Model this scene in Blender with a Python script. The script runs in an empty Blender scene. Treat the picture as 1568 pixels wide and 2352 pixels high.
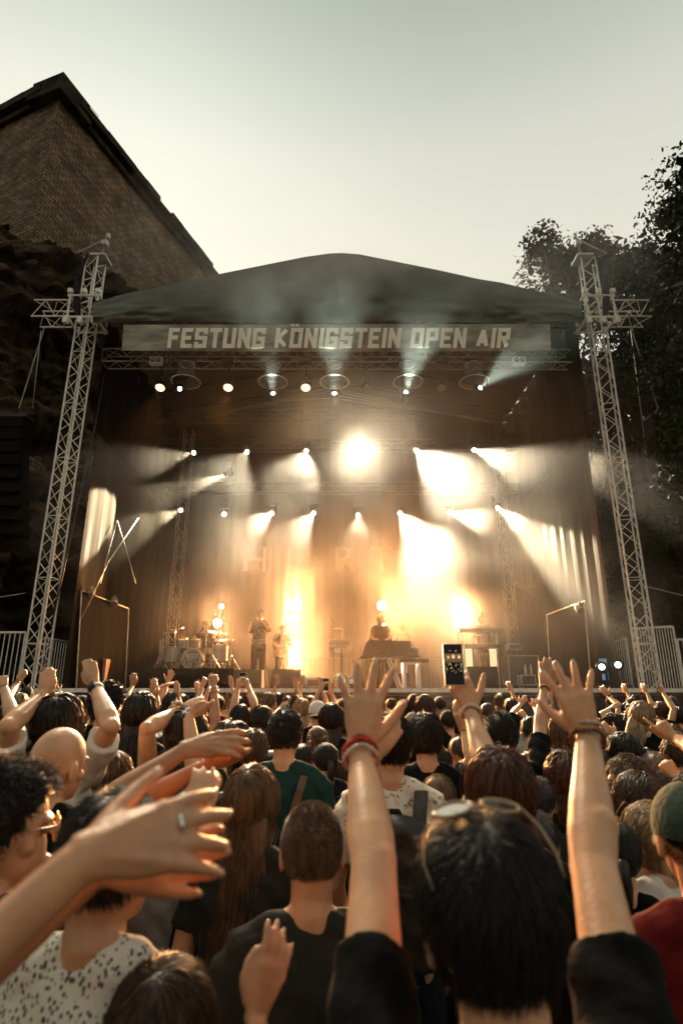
import bpy, math, random
import numpy as np
from mathutils import Vector, Matrix, Quaternion, noise
R = math.radians
C = bpy.data.collections.new('place'); bpy.context.scene.collection.children.link(C)
S = bpy.context.scene
# ---------------------------------------------------------------- camera
TH, F, CZ = R(17.35), 1357.0, 1.95           # pitch, focal length in units of a 1568 x 2352 frame, lens height
cd = bpy.data.cameras.new('camera'); cam = bpy.data.objects.new('camera', cd); C.objects.link(cam)
cam.location = (0, 0, CZ); cam.rotation_euler = (R(90) + TH, 0, 0)
cd.sensor_fit = 'VERTICAL'; cd.sensor_height = 36; cd.sensor_width = 24; cd.lens = 36 * F / 2352
cd.clip_start = .05; cd.clip_end = 2000
cd.dof.use_dof = True; cd.dof.focus_distance = 6.5; cd.dof.aperture_fstop = 2.8
S.camera = cam
CT, ST = math.cos(TH), math.sin(TH)
def ray(px, py):
    x, u = (px - 784) / F, (1176 - py) / F
    return Vector((x, CT - u * ST, ST + u * CT))
def at(px, py, Y):                           # point of the place that stands Y metres in front of the lens
    d = ray(px, py); t = Y / d.y
    return Vector((d.x * t, Y, CZ + d.z * t))
# ---------------------------------------------------------------- world
W = bpy.data.worlds.new('World'); S.world = W; W.use_nodes = True
nt = W.node_tree; bg = nt.nodes['Background']
sky = nt.nodes.new('ShaderNodeTexSky'); sky.sky_type = 'NISHITA'; sky.sun_disc = False
SUN_E, SUN_A = R(50), R(-24)             # high behind the stage, a little to the left
sky.sun_elevation = SUN_E; sky.sun_rotation = SUN_A; sky.air_density = 1.3; sky.dust_density = 3
hs = nt.nodes.new('ShaderNodeHueSaturation'); hs.inputs['Saturation'].default_value = .22
mx = nt.nodes.new('ShaderNodeMix'); mx.data_type = 'RGBA'; mx.blend_type = 'MULTIPLY'; mx.inputs[0].default_value = 1
tc = nt.nodes.new('ShaderNodeTexCoord'); sp = nt.nodes.new('ShaderNodeSeparateXYZ'); cr = nt.nodes.new('ShaderNodeValToRGB')
e = cr.color_ramp.elements
e[0].position = 0; e[0].color = (.22, .20, .16, 1); e[1].position = 1; e[1].color = (.42, .47, .40, 1)
for p, c in ((.22, (.4, .38, .3)), (.42, (1.2, 1.13, .93)), (.62, (1.1, 1.07, .9)), (.74, (.92, .93, .80)), (.85, (.57, .63, .54))):
    q = cr.color_ramp.elements.new(p); q.color = (*c, 1)
nt.links.new(tc.outputs['Generated'], sp.inputs[0]); nt.links.new(sp.outputs['Z'], cr.inputs[0])
gmn = nt.nodes.new('ShaderNodeGamma'); gmn.inputs[1].default_value = .16; nt.links.new(sky.outputs[0], gmn.inputs[0]); nt.links.new(gmn.outputs[0], hs.inputs['Color']); nt.links.new(hs.outputs[0], mx.inputs[6])
yr = nt.nodes.new('ShaderNodeMapRange'); yr.interpolation_type = 'SMOOTHSTEP'   # the sky away from the sunset side is darker
yr.inputs['From Min'].default_value = -.55; yr.inputs['From Max'].default_value = .30; yr.inputs['To Min'].default_value = .80; yr.inputs['To Max'].default_value = 1
ym = nt.nodes.new('ShaderNodeVectorMath'); ym.operation = 'SCALE'; nt.links.new(sp.outputs['Y'], yr.inputs[0]); nt.links.new(cr.outputs[0], ym.inputs[0]); nt.links.new(yr.outputs[0], ym.inputs['Scale'])
nt.links.new(ym.outputs[0], mx.inputs[7]); nt.links.new(mx.outputs[2], bg.inputs[0]); bg.inputs[1].default_value = .57
# ---------------------------------------------------------------- sun 
sd = bpy.data.lights.new('sun', 'SUN'); sd.energy = 2.2; sd.angle = R(6); sd.color = (1, .84, .60)
so = bpy.data.objects.new('sun', sd); C.objects.link(so)
so.rotation_euler = Vector((math.sin(SUN_A) * math.cos(SUN_E), math.cos(SUN_A) * math.cos(SUN_E), math.sin(SUN_E))).to_track_quat('Z', 'Y').to_euler()
# ---------------------------------------------------------------- exposure and sampling
vs = S.view_settings; vs.view_transform = 'Standard'; vs.look = 'None'; vs.gamma = 1; vs.exposure = 0
S.render.engine = 'CYCLES'; cy = S.cycles
cy.max_bounces = 6; cy.diffuse_bounces = 3; cy.glossy_bounces = 3; cy.transmission_bounces = 3; cy.volume_bounces = 0
cy.transparent_max_bounces = 8; cy.use_denoising = True; cy.sample_clamp_indirect = 4
cy.caustics_reflective = False; cy.caustics_refractive = False
cy.volume_step_rate = .35; cy.volume_max_steps = 64
# ---------------------------------------------------------------- helpers
LOC = {}
class MB:
    def __init__(s): s.v = []; s.f = []; s.n = 0
    def add(s, v, f):
        v = np.asarray(v, float).reshape(-1, 3); s.v.append(v); k = s.n
        s.f += [tuple(i + k for i in q) for q in f]; s.n += len(v); return s
    def box(s, c, d, rot=None, taper=1.0):
        a = np.array([[x, y, z] for z in (-.5, .5) for y in (-.5, .5) for x in (-.5, .5)], float)
        if taper != 1: a[4:, :2] *= taper
        a *= np.array(d)
        if rot is not None: a = a @ np.array(rot.to_matrix() if hasattr(rot, 'to_matrix') else rot).T
        return s.add(a + np.array(c), [(0, 2, 3, 1), (4, 5, 7, 6), (0, 1, 5, 4), (2, 6, 7, 3), (0, 4, 6, 2), (1, 3, 7, 5)])
    def tube(s, pts, r, n=8, caps=True, up=None):
        pts = [Vector(p) for p in pts]; rs = r if hasattr(r, '__len__') else [r] * len(pts)
        rings = []; prev = None
        for i, p in enumerate(pts):
            d = (pts[min(i + 1, len(pts) - 1)] - pts[max(i - 1, 0)])
            d = d.normalized() if d.length > 1e-9 else Vector((0, 0, 1))
            if prev is None:
                a = Vector(up) if up else (Vector((0, 0, 1)) if abs(d.z) < .9 else Vector((1, 0, 0)))
            else: a = prev
            a = (a - d * a.dot(d)); a = a.normalized() if a.length > 1e-6 else d.orthogonal().normalized()
            prev = a; b = d.cross(a); q = rs[i]; qa, qb = q if hasattr(q, '__len__') else (q, q)
            rings.append([p + a * (qa * math.cos(t)) + b * (qb * math.sin(t)) for t in [2 * math.pi * k / n for k in range(n)]])
        return s.loft(rings, caps)
    def loft(s, rings, caps=True, closed=False):
        n = len(rings[0]); m = len(rings); f = []
        for i in range(m if closed else m - 1):
            for k in range(n):
                a, b = i * n, ((i + 1) % m) * n
                f.append((a + k, a + (k + 1) % n, b + (k + 1) % n, b + k))
        if caps and not closed: f += [tuple(range(n - 1, -1, -1)), tuple(range((m - 1) * n, m * n))]
        return s.add([list(p) for q in rings for p in q], f)
    def ell(s, c, r, rot=None, nu=16, nv=10):
        v = [[0, 0, -1]] + [[math.cos(a) * math.cos(b), math.sin(a) * math.cos(b), math.sin(b)]
             for b in [-math.pi / 2 + math.pi * j / nv for j in range(1, nv)] for a in [2 * math.pi * i / nu for i in range(nu)]] + [[0, 0, 1]]
        f = [(0, 1 + (i + 1) % nu, 1 + i) for i in range(nu)]
        for j in range(nv - 2):
            for i in range(nu):
                a = 1 + j * nu; f.append((a + i, a + (i + 1) % nu, a + nu + (i + 1) % nu, a + nu + i))
        t = len(v) - 1; a = 1 + (nv - 2) * nu; f += [(a + i, a + (i + 1) % nu, t) for i in range(nu)]
        v = np.array(v) * np.array(r)
        if rot is not None: v = v @ np.array(rot.to_matrix() if hasattr(rot, 'to_matrix') else rot).T
        return s.add(v + np.array(c), f)
    def lathe(s, prof, c=(0, 0, 0), rot=None, n=24):       # prof: (r, z)
        v = np.array([[r * math.cos(t), r * math.sin(t), z] for r, z in prof for t in [2 * math.pi * k / n for k in range(n)]])
        if rot is not None: v = v @ np.array(rot.to_matrix() if hasattr(rot, 'to_matrix') else rot).T
        v = v + np.array(c)
        return s.loft([v[i * n:(i + 1) * n] for i in range(len(prof))], caps=True)
    def mesh(s, name, off=(0, 0, 0)):
        me = bpy.data.meshes.new(name)
        V = (np.concatenate(s.v) if s.v else np.zeros((0, 3))) - np.array(off)
        me.from_pydata(V.tolist(), [], s.f); return me
    def build(s, name, mat, parent=None, smooth=False, loc=None, local=False):
        off = np.zeros(3)
        if parent is not None and not local: off = np.array(LOC[parent.name])
        if loc is not None and parent is None: off = np.array(loc)
        me = s.mesh(name, off)
        if smooth: me.shade_smooth()
        o = link(name, me, mat, parent)
        if loc is not None and parent is None: o.location = loc
        LOC[o.name] = tuple(off) if parent is None else LOC[parent.name]
        return o
def link(name, me, mat, parent=None):
    if mat is not None and not me.materials: me.materials.append(mat)
    o = bpy.data.objects.new(name, me); C.objects.link(o)
    if parent is not None: o.parent = parent; LOC[o.name] = LOC.get(parent.name, (0, 0, 0))
    return o
def tag(o, label, cat, group=None, kind=None):
    o['label'] = label; o['category'] = cat
    if group: o['group'] = group
    if kind: o['kind'] = kind
    return o
def struct(o, kind='structure'): o['kind'] = kind; return o
def thing(name, label, cat, loc=(0, 0, 0), group=None, rz=0):
    o = bpy.data.objects.new(name, None); C.objects.link(o); o.location = loc; o.rotation_euler.z = rz
    o.empty_display_size = .1; LOC[o.name] = tuple(loc); return tag(o, label, cat, group)
def kids(o): return [c for c in C.objects if c.parent == o]
def dup(o, parent=None, **kw):
    c = o.copy(); C.objects.link(c)
    if parent is not None: c.parent = parent
    LOC[c.name] = LOC.get(o.name, (0, 0, 0))
    for k in list(CH.get(o.name, [])) if o.name in CH else kids(o): dup(k, c)
    for k, v in kw.items():
        if k == 'loc': c.location = v
        elif k == 'rot': c.rotation_euler = v
        elif k == 'scale': c.scale = v
        else: c[k] = v
    return c
CH = {}
MATS = {}
def mat(name, col, rough=.7, metal=0, var=0, scale=6, bump=0, bscale=None, emit=None, es=1, sub=0, aniso=None, col2=None, coat=0, sheen=0, spec=None):
    if name in MATS: return MATS[name]
    m = bpy.data.materials.new(name); m.use_nodes = True; t = m.node_tree; b = t.nodes['Principled BSDF']
    b.inputs['Base Color'].default_value = (*col, 1); b.inputs['Roughness'].default_value = rough; b.inputs['Metallic'].default_value = metal
    if spec is not None: b.inputs['Specular IOR Level'].default_value = spec
    if coat: b.inputs['Coat Weight'].default_value = coat
    if sheen: b.inputs['Sheen Weight'].default_value = sheen
    co = t.nodes.new('ShaderNodeTexCoord').outputs['Object']
    if aniso:
        mp = t.nodes.new('ShaderNodeMapping'); mp.inputs['Scale'].default_value = aniso; t.links.new(co, mp.inputs[0]); co = mp.outputs[0]
    if var or col2:
        n = t.nodes.new('ShaderNodeTexNoise'); n.inputs['Scale'].default_value = scale; n.inputs['Detail'].default_value = 5; t.links.new(co, n.inputs[0])
        r = t.nodes.new('ShaderNodeValToRGB'); c2 = col2 or tuple(min(1, c * (1 + var)) for c in col); c1 = col if col2 else tuple(c * (1 - var) for c in col)
        r.color_ramp.elements[0].position = .35; r.color_ramp.elements[1].position = .65
        r.color_ramp.elements[0].color = (*c1, 1); r.color_ramp.elements[1].color = (*c2, 1)
        t.links.new(n.outputs[0], r.inputs[0]); t.links.new(r.outputs[0], b.inputs['Base Color'])
    if bump:
        n2 = t.nodes.new('ShaderNodeTexNoise'); n2.inputs['Scale'].default_value = bscale or scale * 3; n2.inputs['Detail'].default_value = 6; t.links.new(co, n2.inputs[0])
        bp = t.nodes.new('ShaderNodeBump'); bp.inputs['Strength'].default_value = bump; bp.inputs['Distance'].default_value = .02
        t.links.new(n2.outputs[0], bp.inputs['Height']); t.links.new(bp.outputs[0], b.inputs['Normal'])
    if emit: b.inputs['Emission Color'].default_value = (*emit, 1); b.inputs['Emission Strength'].default_value = es
    if sub:
        b.inputs['Subsurface Weight'].default_value = sub; b.inputs['Subsurface Radius'].default_value = (1, .3, .15); b.inputs['Subsurface Scale'].default_value = .008
    MATS[name] = m; return m
M = dict(
    alu=mat('aluminium', (.84, .80, .72), .45, .05, var=.15, scale=9, bump=.15),
    steel=mat('galvanised_steel', (.42, .41, .38), .5, .6, var=.2, scale=5),
    black=mat('black_metal', (.018, .017, .016), .45, .3, var=.3, scale=8),
    blackm=mat('matt_black', (.014, .013, .012), .85, 0, spec=.2, var=.4, scale=4, bump=.2),
    deck=mat('stage_plywood', (.035, .028, .022), .55, 0, var=.3, scale=3, bump=.2),
    skirt=mat('black_skirt_cloth', (.016, .014, .012), .9, 0, spec=.1, var=.3, scale=2, bump=.4, bscale=7, aniso=(3, 3, .3)),
    cloth=mat('black_stage_cloth', (.012, .010, .008), .95, 0, spec=.05, var=.3, scale=2, bump=.5, bscale=3, aniso=(2.5, 2.5, .12)),
    chrome=mat('chrome', (.8, .8, .8), .12, 1),
    lens=mat('dark_lens', (.05, .05, .05), .08, 0, coat=1),
    cable=mat('cable_rubber', (.03, .028, .025), .6),
    wood=mat('plywood_edge', (.32, .20, .10), .6, var=.2, scale=9),
)
def emitter(name, col, s):
    if name in MATS: return MATS[name]
    m = bpy.data.materials.new(name); m.use_nodes = True; b = m.node_tree.nodes['Principled BSDF']
    b.inputs['Base Color'].default_value = (.02, .02, .02, 1); b.inputs['Emission Color'].default_value = (*col, 1); b.inputs['Emission Strength'].default_value = s
    MATS[name] = m; return m
def look(d, up='Z'): return Vector(d).to_track_quat('Z', 'Y')
# ================================================================ stage structure
SZ = 2.13                                    # deck height
TY = 14.0                                    # towers
gm = mat('trodden_gravel_ground', (.09, .07, .05), .95, var=.35, scale=1.5, bump=.6, bscale=30)
g = MB().add([[-400, -300, 0], [400, -300, 0], [400, 600, 0], [-400, 600, 0]], [(0, 1, 2, 3)]).build('ground', gm); struct(g)
# deck, lip and skirt
st = thing('stage', 'high black open-air stage deck with an aluminium front edge and a dark skirt', 'stage', (0, 18, 0))
MB().box((0, 18.0, SZ - .08), (17.6, 9.2, .16)).build('deck', M['deck'], st)
b = MB()
for k in range(9): b.box((-7.83 + k * 1.955, 13.372, SZ - .05), (1.90, .05, .085))
b.build('edge_rail', M['alu'], st)
b = MB(); zs = np.linspace(0.02, SZ - .17, 8); xs = np.linspace(-8.8, 8.8, 200)
v = [[x, 13.42 + .025 * math.sin(x * 21) * (1 - .3 * z) + .02 * math.sin(x * 7.3 + z), z] for z in zs for x in xs]
b.add(v, [(j * 200 + i, j * 200 + i + 1, (j + 1) * 200 + i + 1, (j + 1) * 200 + i) for j in range(7) for i in range(199)])
b.build('skirt', M['skirt'], st, smooth=True)
b = MB()
for x in np.linspace(-8.3, 8.3, 9):
    for y in (14.0, 16.7, 19.4, 22.2): b.tube([(x, y, 0), (x, y, SZ - .16)], .04, 6)
b.build('support_post', M['steel'], st)
def truss(mb_ch, mb_l, p0, p1, up, w, h, bay, r=.025, rl=.012, n=6):
    p0, p1 = Vector(p0), Vector(p1); d = (p1 - p0); L = d.length; d.normalize(); up = Vector(up); up = (up - d * up.dot(d)).normalized(); s = d.cross(up)
    cs = [(s * (a * w / 2) + up * (c * h / 2)) for a, c in ((-1, -1), (1, -1), (1, 1), (-1, 1))]
    for c in cs:
        m = mb_ch.pop(0) if isinstance(mb_ch, list) else mb_ch
        m.tube([p0 + c, p1 + c], r, n)
    nb = max(1, round(L / bay)); q = L / nb
    for i in range(nb):
        for k in range(4):
            a, c = cs[k], cs[(k + 1) % 4]
            if i % 2: a, c = c, a
            mb_l.tube([p0 + d * (q * i) + a, p0 + d * (q * (i + 1)) + c], rl, 5, caps=False)
            if i % 4 == 0: mb_l.tube([p0 + d * (q * i) + a, p0 + d * (q * i) + c], rl, 5, caps=False)
def ztop(px, py, Y): return at(px, py, Y).z
zc = ztop(784, 722, TY); zt = ztop(200, 600, TY)
TX = abs(at(70, 1560, TY).x)
for sgn, side, lab in ((-1, 'left', 'tall aluminium truss tower in front of the dark rock, carrying the roof'), (1, 'right', 'tall aluminium truss tower in front of the dark trees, carrying the roof')):
    X = sgn * (TX - .08); t = thing('truss_tower', lab, 'truss tower', (X, TY, SZ), 'roof towers'); ch = [MB() for _ in range(4)]; l = MB()
    truss(list(ch), l, (X, TY, 0.05), (X, TY, zt), (.22, 1, 0), .37, .37, .38, .026, .012)
    for m in ch: m.build('chord', M['alu'], t)
    l.build('lacing', M['alu'], t)
    m = MB(); m.box((X, TY, .04), (.9, .9, .06)); m.build('base_plate', M['steel'], t)
    m = MB()
    for zz in (zc - .34, zc + .34):
        for a in (-1, 1):
            m.tube([(X - .45, TY + a * .36, zz), (X + .45, TY + a * .36, zz)], .035, 6); m.tube([(X + a * .4, TY - .4, zz), (X + a * .4, TY + .4, zz)], .035, 6)
    for a in (-1, 1):
        for c in (-1, 1): m.tube([(X + a * .38, TY + c * .36, zc - .4), (X + a * .38, TY + c * .36, zc + .42)], .035, 6)
    for a in (-.38, 0, .38): m.box((X + a, TY - .4, zc - .48), (.13, .12, .16)); m.box((X + a, TY - .4, zc + .46), (.12, .1, .12))
    m.build('sleeve_block', M['alu'], t)
    m = MB(); m.tube([(X - sgn * .1, TY, zt), (X - sgn * .32, TY - .25, zt + .35)], .03, 6); m.box((X - sgn * .1, TY, zt + .05), (.5, .5, .06)); m.box((X - sgn * .3, TY - .25, zt + .4), (.16, .14, .14))
    m.tube([(X + sgn * .16, TY - .1, zt), (X + sgn * .5, TY - .2, zt + .1), (X - sgn * .32, TY - .2, zt + .62)], .022, 6); m.box((X - sgn * .34, TY - .2, zt + .7), (.09, .09, .16))
    m.build('top_pulley', M['steel'], t)
    m = MB(); m.tube([(X + sgn * .12, TY - .28, zt + .05), (X + sgn * .30, TY - .3, (zt + zc) / 2), (X + sgn * .18, TY - .35, zc + .1), (X + sgn * .05, TY - .32, zc - .6)], [(.03, .02), (.07, .04), (.11, .05), (.05, .03)], 7)
    m.build('hoist_chain_bag', M['blackm'], t)
    # outrigger truss sticking out sideways
    o = thing('outrigger_truss', 'short horizontal truss sticking out of the %s tower, holding a hoist' % ('rock-side' if sgn < 0 else 'tree-side'), 'truss', (X + sgn * .45, TY, zc), 'outrigger trusses')
    ch = MB(); l = MB(); truss(ch, l, (X + sgn * .45, TY, zc + .02), (X + sgn * 1.42, TY, zc + .02), (0, 0, 1), .5, .52, .32, .026, .012)
    ch.build('chord', M['alu'], o); l.build('lacing', M['alu'], o)
    # hung line array
    a = thing('line_array', 'tall dark column of loudspeaker cabinets hung beside the %s' % ('rock' if sgn < 0 else 'trees'), 'loudspeaker', (0, 0, 0), 'hung loudspeaker columns')
    px = 40 if sgn < 0 else 1515; p = at(px, 965, 14.6); m0 = at(103 if sgn < 0 else 1447, 752, TY)
    for k in range(9):
        m = MB(); hh = .33; z = p.z - .17 - k * .34; yy = p.y + .012 * k * k
        m.box((p.x, yy, z), (.68, .5, hh), Matrix.Rotation(R(-1.2 * k), 3, 'X')); m.build('cabinet', mat('cabinet_black', (.008, .008, .008), .9, spec=.05), a)
        m = MB(); m.box((p.x, yy - .256, z - .005 * k), (.62, .012, hh - .05), Matrix.Rotation(R(-1.2 * k), 3, 'X')); m.build('grille', mat('grille_black', (.011, .010, .010), .9, spec=.05), a)
    m = MB(); m.box((p.x, p.y, p.z + .06), (.7, .4, .08)); m.tube([(p.x - .2, p.y, p.z + .08), (p.x, p.y, p.z + .35), (p.x + .2, p.y, p.z + .08)], .02, 5); m.build('fly_frame', M['black'], a)
    m = MB(); m.tube([(p.x, p.y, p.z + .35), m0], .018, 5); m.build('hoist_chain', M['steel'], a)
# roof: gable front, sloping roof planes behind, valance
roofm = mat('grey_pvc_roof', (.105, .11, .088), .5, 0, var=.2, scale=1.2, bump=.8, bscale=2.2, spec=.3)
YF = 13.55
def pr(px, py): return at(px, py, YF)
top = [(213, 693), (300, 672), (400, 652), (500, 630), (600, 610), (700, 590), (757, 582), (784, 581), (825, 584), (900, 599), (1000, 619), (1100, 641), (1150, 649), (1200, 661), (1270, 677), (1335, 692)]
rt = thing('stage_roof', 'grey fabric gable roof spanning the stage between both truss towers', 'stage roof', (0, 18, 10))
m = MB(); rows = []
for i in range(len(top) - 1):
    for q in range(6):
        t0 = q / 6; x = top[i][0] * (1 - t0) + top[i + 1][0] * t0; y = top[i][1] * (1 - t0) + top[i + 1][1] * t0; rows.append((x, y))
rows.append(top[-1]); NV = 22; vv = []
for x, y in rows:
    for j in range(NV):
        s = j / (NV - 1); yb = 740 + 4 * math.sin(x * .012); py = y * (1 - s) + yb * s
        fold = .05 * math.sin(x * .045 + s * 3) * s * s + .08 * noise.noise(Vector((x * .011, s * 2.2, 1))) + (.10 if s > .6 else .04) * noise.noise(Vector((x * .035 + s * 2, s * 6, 4))) + (.05 if s > .6 else .012) * noise.noise(Vector((x * .09 - s * 3, s * 9, 7)))
        band = .06 if py > 702 else 0
        vv.append(at(x, py, YF - fold - band - .25 * math.sin(math.pi * min(1, s)) * .3))
n = len(rows); m.add([list(q) for q in vv], [(i * NV + j, i * NV + j + 1, (i + 1) * NV + j + 1, (i + 1) * NV + j) for i in range(n - 1) for j in range(NV - 1)])
m.build('gable', roofm, rt, smooth=True)
m = MB(); A = [pr(*q) for q in top]; B = [q + Vector((0, 9.3, .35)) for q in A]
m.add([list(q) for q in A + B], [(i, i + 1, i + 1 + len(A), i + len(A)) for i in range(len(A) - 1)]); m.build('roof_skin', roofm, rt, smooth=True)
bl, br = A[0], A[-1]
m = MB(); m.add([list(q) for q in (B[0], B[-1], B[-1] + Vector((0, 0, -9.4)), B[0] + Vector((0, 0, -9.4)))], [(0, 1, 2, 3)])  # placeholder rear rain wall
m.build('rear_sheet', M['cloth'], rt)
# roof truss frame under the skin
m = MB(); l = MB()
for yy in (14.05, 22.3): truss(m, l, (-TX + .2, yy, zc), (TX - .2, yy, zc), (0, 0, 1), .45, .5, .5)
for xx in (-TX + .2, TX - .2): truss(m, l, (xx, 14.05, zc), (xx, 22.3, zc), (0, 0, 1), .45, .5, .5)
for yy in np.linspace(14.6, 22, 6):
    for s in (-1, 1): m.tube([(0, yy, ztop(784, 590, YF)), (s * (TX - .2), yy, zc + .3)], .04, 6)
m.build('frame_chord', M['black'], rt); l.build('frame_lacing', M['black'], rt)
# banner with lettering
bnm = mat('printed_banner_cloth', (.15, .135, .10), .6, col2=(.42, .38, .30), scale=1.1, bump=.3, aniso=(1, 1, 3))
YB = 13.42
bn = thing('banner', 'long stone-print banner lettered FESTUNG KÖNIGSTEIN OPEN AIR under the roof edge', 'banner', (0, YB, at(784, 775, YB).z))
m = MB(); NX, NY = 130, 10; vv = []
for i in range(NX):
    u = i / (NX - 1)
    for j in range(NY):
        s = j / (NY - 1); px = 289 + (1262 - 289) * u + (-5 if u == 0 else 0) + (3 * s if u > .98 else -4 * s if u < .02 else 0); py = (746 - 2 * u) * (1 - s) + (805 + 3 * math.sin(u * 3.14)) * s
        vv.append(at(px, py, YB + .03 * math.sin(u * 40 + s * 2) * (.4 + .6 * s) * (1.4 if u < .25 or u > .85 else .35)))
m.add([list(q) for q in vv], [(i * NY + j, i * NY + j + 1, (i + 1) * NY + j + 1, (i + 1) * NY + j) for i in range(NX - 1) for j in range(NY - 1)])
ban = m.build('banner_cloth', bnm, bn, smooth=True)
# condensed block lettering, drawn as strokes on a 0..1 grid
SW = .2
GL = {'F': [[(0, 0), (0, 1), (1, 1)], [(0, .53), (.8, .53)]], 'E': [[(1, 0), (0, 0), (0, 1), (1, 1)], [(0, .5), (.8, .5)]], 'S': [[(0, .13), (0, 0), (1, 0), (1, .5), (0, .5), (0, 1), (1, 1), (1, .87)]],
      'T': [[(0, 1), (1, 1)], [(.5, 0), (.5, 1)]], 'U': [[(0, 1), (0, 0), (1, 0), (1, 1)]], 'N': [[(0, 0), (0, 1), (1, 0), (1, 1)]], 'G': [[(1, .86), (1, 1), (0, 1), (0, 0), (1, 0), (1, .46), (.6, .46)]],
      'K': [[(0, 0), (0, 1)], [(1, 1), (.12, .5), (1, 0)]], 'O': [[(0, 0), (0, 1), (1, 1), (1, 0), (0, 0)]], 'I': [[(.5, 0), (.5, 1)]], 'P': [[(0, 0), (0, 1), (1, 1), (1, .45), (0, .45)]],
      'A': [[(0, 0), (.5, 1), (1, 0)], [(.2, .3), (.8, .3)]], 'R': [[(0, 0), (0, 1), (1, 1), (1, .5), (0, .5)], [(.4, .5), (1, 0)]]}
def stroke_glyph(mb, ch, f, w):              # f maps (u, v) in glyph cell to world; w stroke half width as fraction of height
    pass
letm = mat('cream_letter_print', (.90, .84, .68), .6, var=.04, scale=3)
def letters(text, x0, x1, ybase, ytop, Y, slant, parent, matl, advs=None, hw=4.6):
    adv = {'I': .42, ' ': .55, 'E': .92, 'F': .9, 'T': .95}; tot = sum(adv.get(c if c != 'Ö' else 'O', 1) for c in text); cell = (x1 - x0) / tot; x = x0
    for c in text:
        a = adv.get('O' if c == 'Ö' else c, 1) * cell
        if c != ' ':
            mb = MB(); gw = a - 5 - 2 * hw if c != 'I' else 1
            g0 = x + 2.5 + (hw if c != 'I' else (a - 5) / 2); H = ybase - ytop - 2 * hw
            kk = 0
            for sx in GL['O' if c == 'Ö' else c]:
                for (u0, v0), (u1, v1) in zip(sx[:-1], sx[1:]):
                    a0 = Vector((g0 + u0 * gw, ybase - hw - v0 * H)); a1 = Vector((g0 + u1 * gw, ybase - hw - v1 * H)); d = (a1 - a0).normalized(); nn = Vector((-d.y, d.x)) * hw
                    diag = abs(d.x) > .1 and abs(d.y) > .1
                    e0 = d * (hw * (0.0 if diag else 1)) ; q = [a0 - e0 + nn, a1 + e0 + nn, a1 + e0 - nn, a0 - e0 - nn]
                    kk += 1; P3 = [at(p.x + slant * (ybase - p.y), p.y, Y - .0016 * kk) for p in q]
                    mb.add([list(p) for p in P3] + [[p.x, p.y + .004, p.z] for p in P3], [(0, 1, 2, 3), (7, 6, 5, 4), (0, 4, 5, 1), (1, 5, 6, 2), (2, 6, 7, 3), (3, 7, 4, 0)])
            if c == 'Ö':
                for u in (.22, .78):
                    q = [(g0 + u * gw - 4, ytop - 9), (g0 + u * gw + 4, ytop - 9), (g0 + u * gw + 4, ytop - 3), (g0 + u * gw - 4, ytop - 3)]
                    mb.add([list(at(px, py, Y)) for px, py in q], [(0, 1, 2, 3)])
            o = mb.build('letter', matl, parent)
        x += a
letters('FESTUNG KÖNIGSTEIN OPEN AIR', 381, 1170, 799, 753, YB - .17, .12, bn, letm)
# ---------------------------------------------------------------- front truss and hung lamps
YT = 14.6
ft = thing('front_truss', 'aluminium lighting truss hanging right behind the lower edge of the banner', 'truss', at(784, 824, YT))
m = MB(); l = MB(); p0, p1 = at(242, 824, YT), at(1306, 826, YT); truss(m, l, p0, p1, (0, 0, 1), .40, .40, .45, .02, .010)
m.build('chord', mat('dull_truss_tube', (.42, .38, .31), .5, .2, var=.3, scale=1.2), ft); l.build('lacing', MATS['dull_truss_tube'], ft)
zft = p0.z
RT = [(19.0, 985, 340, 1262, 'first dim lighting truss high under the roof, above the upper row of beams'), (20.2, 1052, 300, 1290, 'dim lighting truss carrying the upper row of beam lamps'), (20.9, 1150, 340, 1240, 'rear lighting truss carrying the lower row of beam lamps')]
for Y, py, xa, xb, lab in RT:
    t = thing('rear_truss', lab, 'truss', at(784, py - 35, Y), 'lighting trusses inside the stage'); m = MB(); l = MB()
    truss(m, l, at(xa, py - 28, Y), at(xb, py - 28, Y), (0, 0, 1), .36, .36, .45, .017, .008); m.build('chord', mat('dark_truss_tube', (.07, .06, .05), .5, .2), t); l.build('lacing', MATS['dark_truss_tube'], t)
def lamp(name, p, d, power, ang, blend, col, parent, size=.04):
    ld = bpy.data.lights.new(name, 'SPOT'); ld.energy = power; ld.spot_size = R(ang); ld.spot_blend = blend; ld.color = col; ld.shadow_soft_size = size
    o = bpy.data.objects.new(name, ld); C.objects.link(o); o.parent = parent; o.location = Vector(p) - Vector(LOC[parent.name])
    o.rotation_euler = (-Vector(d)).to_track_quat('Z', 'Y').to_euler(); return o
WARM, CREAM, COOL, AMB = (1, .62, .28), (1, .84, .60), (.80, 1, .86), (1, .42, .12)
elw = emitter('beam_lens_glow', (1, .88, .62), 40); elc = emitter('cool_lens_glow', (.85, 1, .95), 30); ela = emitter('amber_lens_glow', (1, .48, .18), 6)
elb = emitter('blinder_glow', (1, .86, .60), 60)
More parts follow.
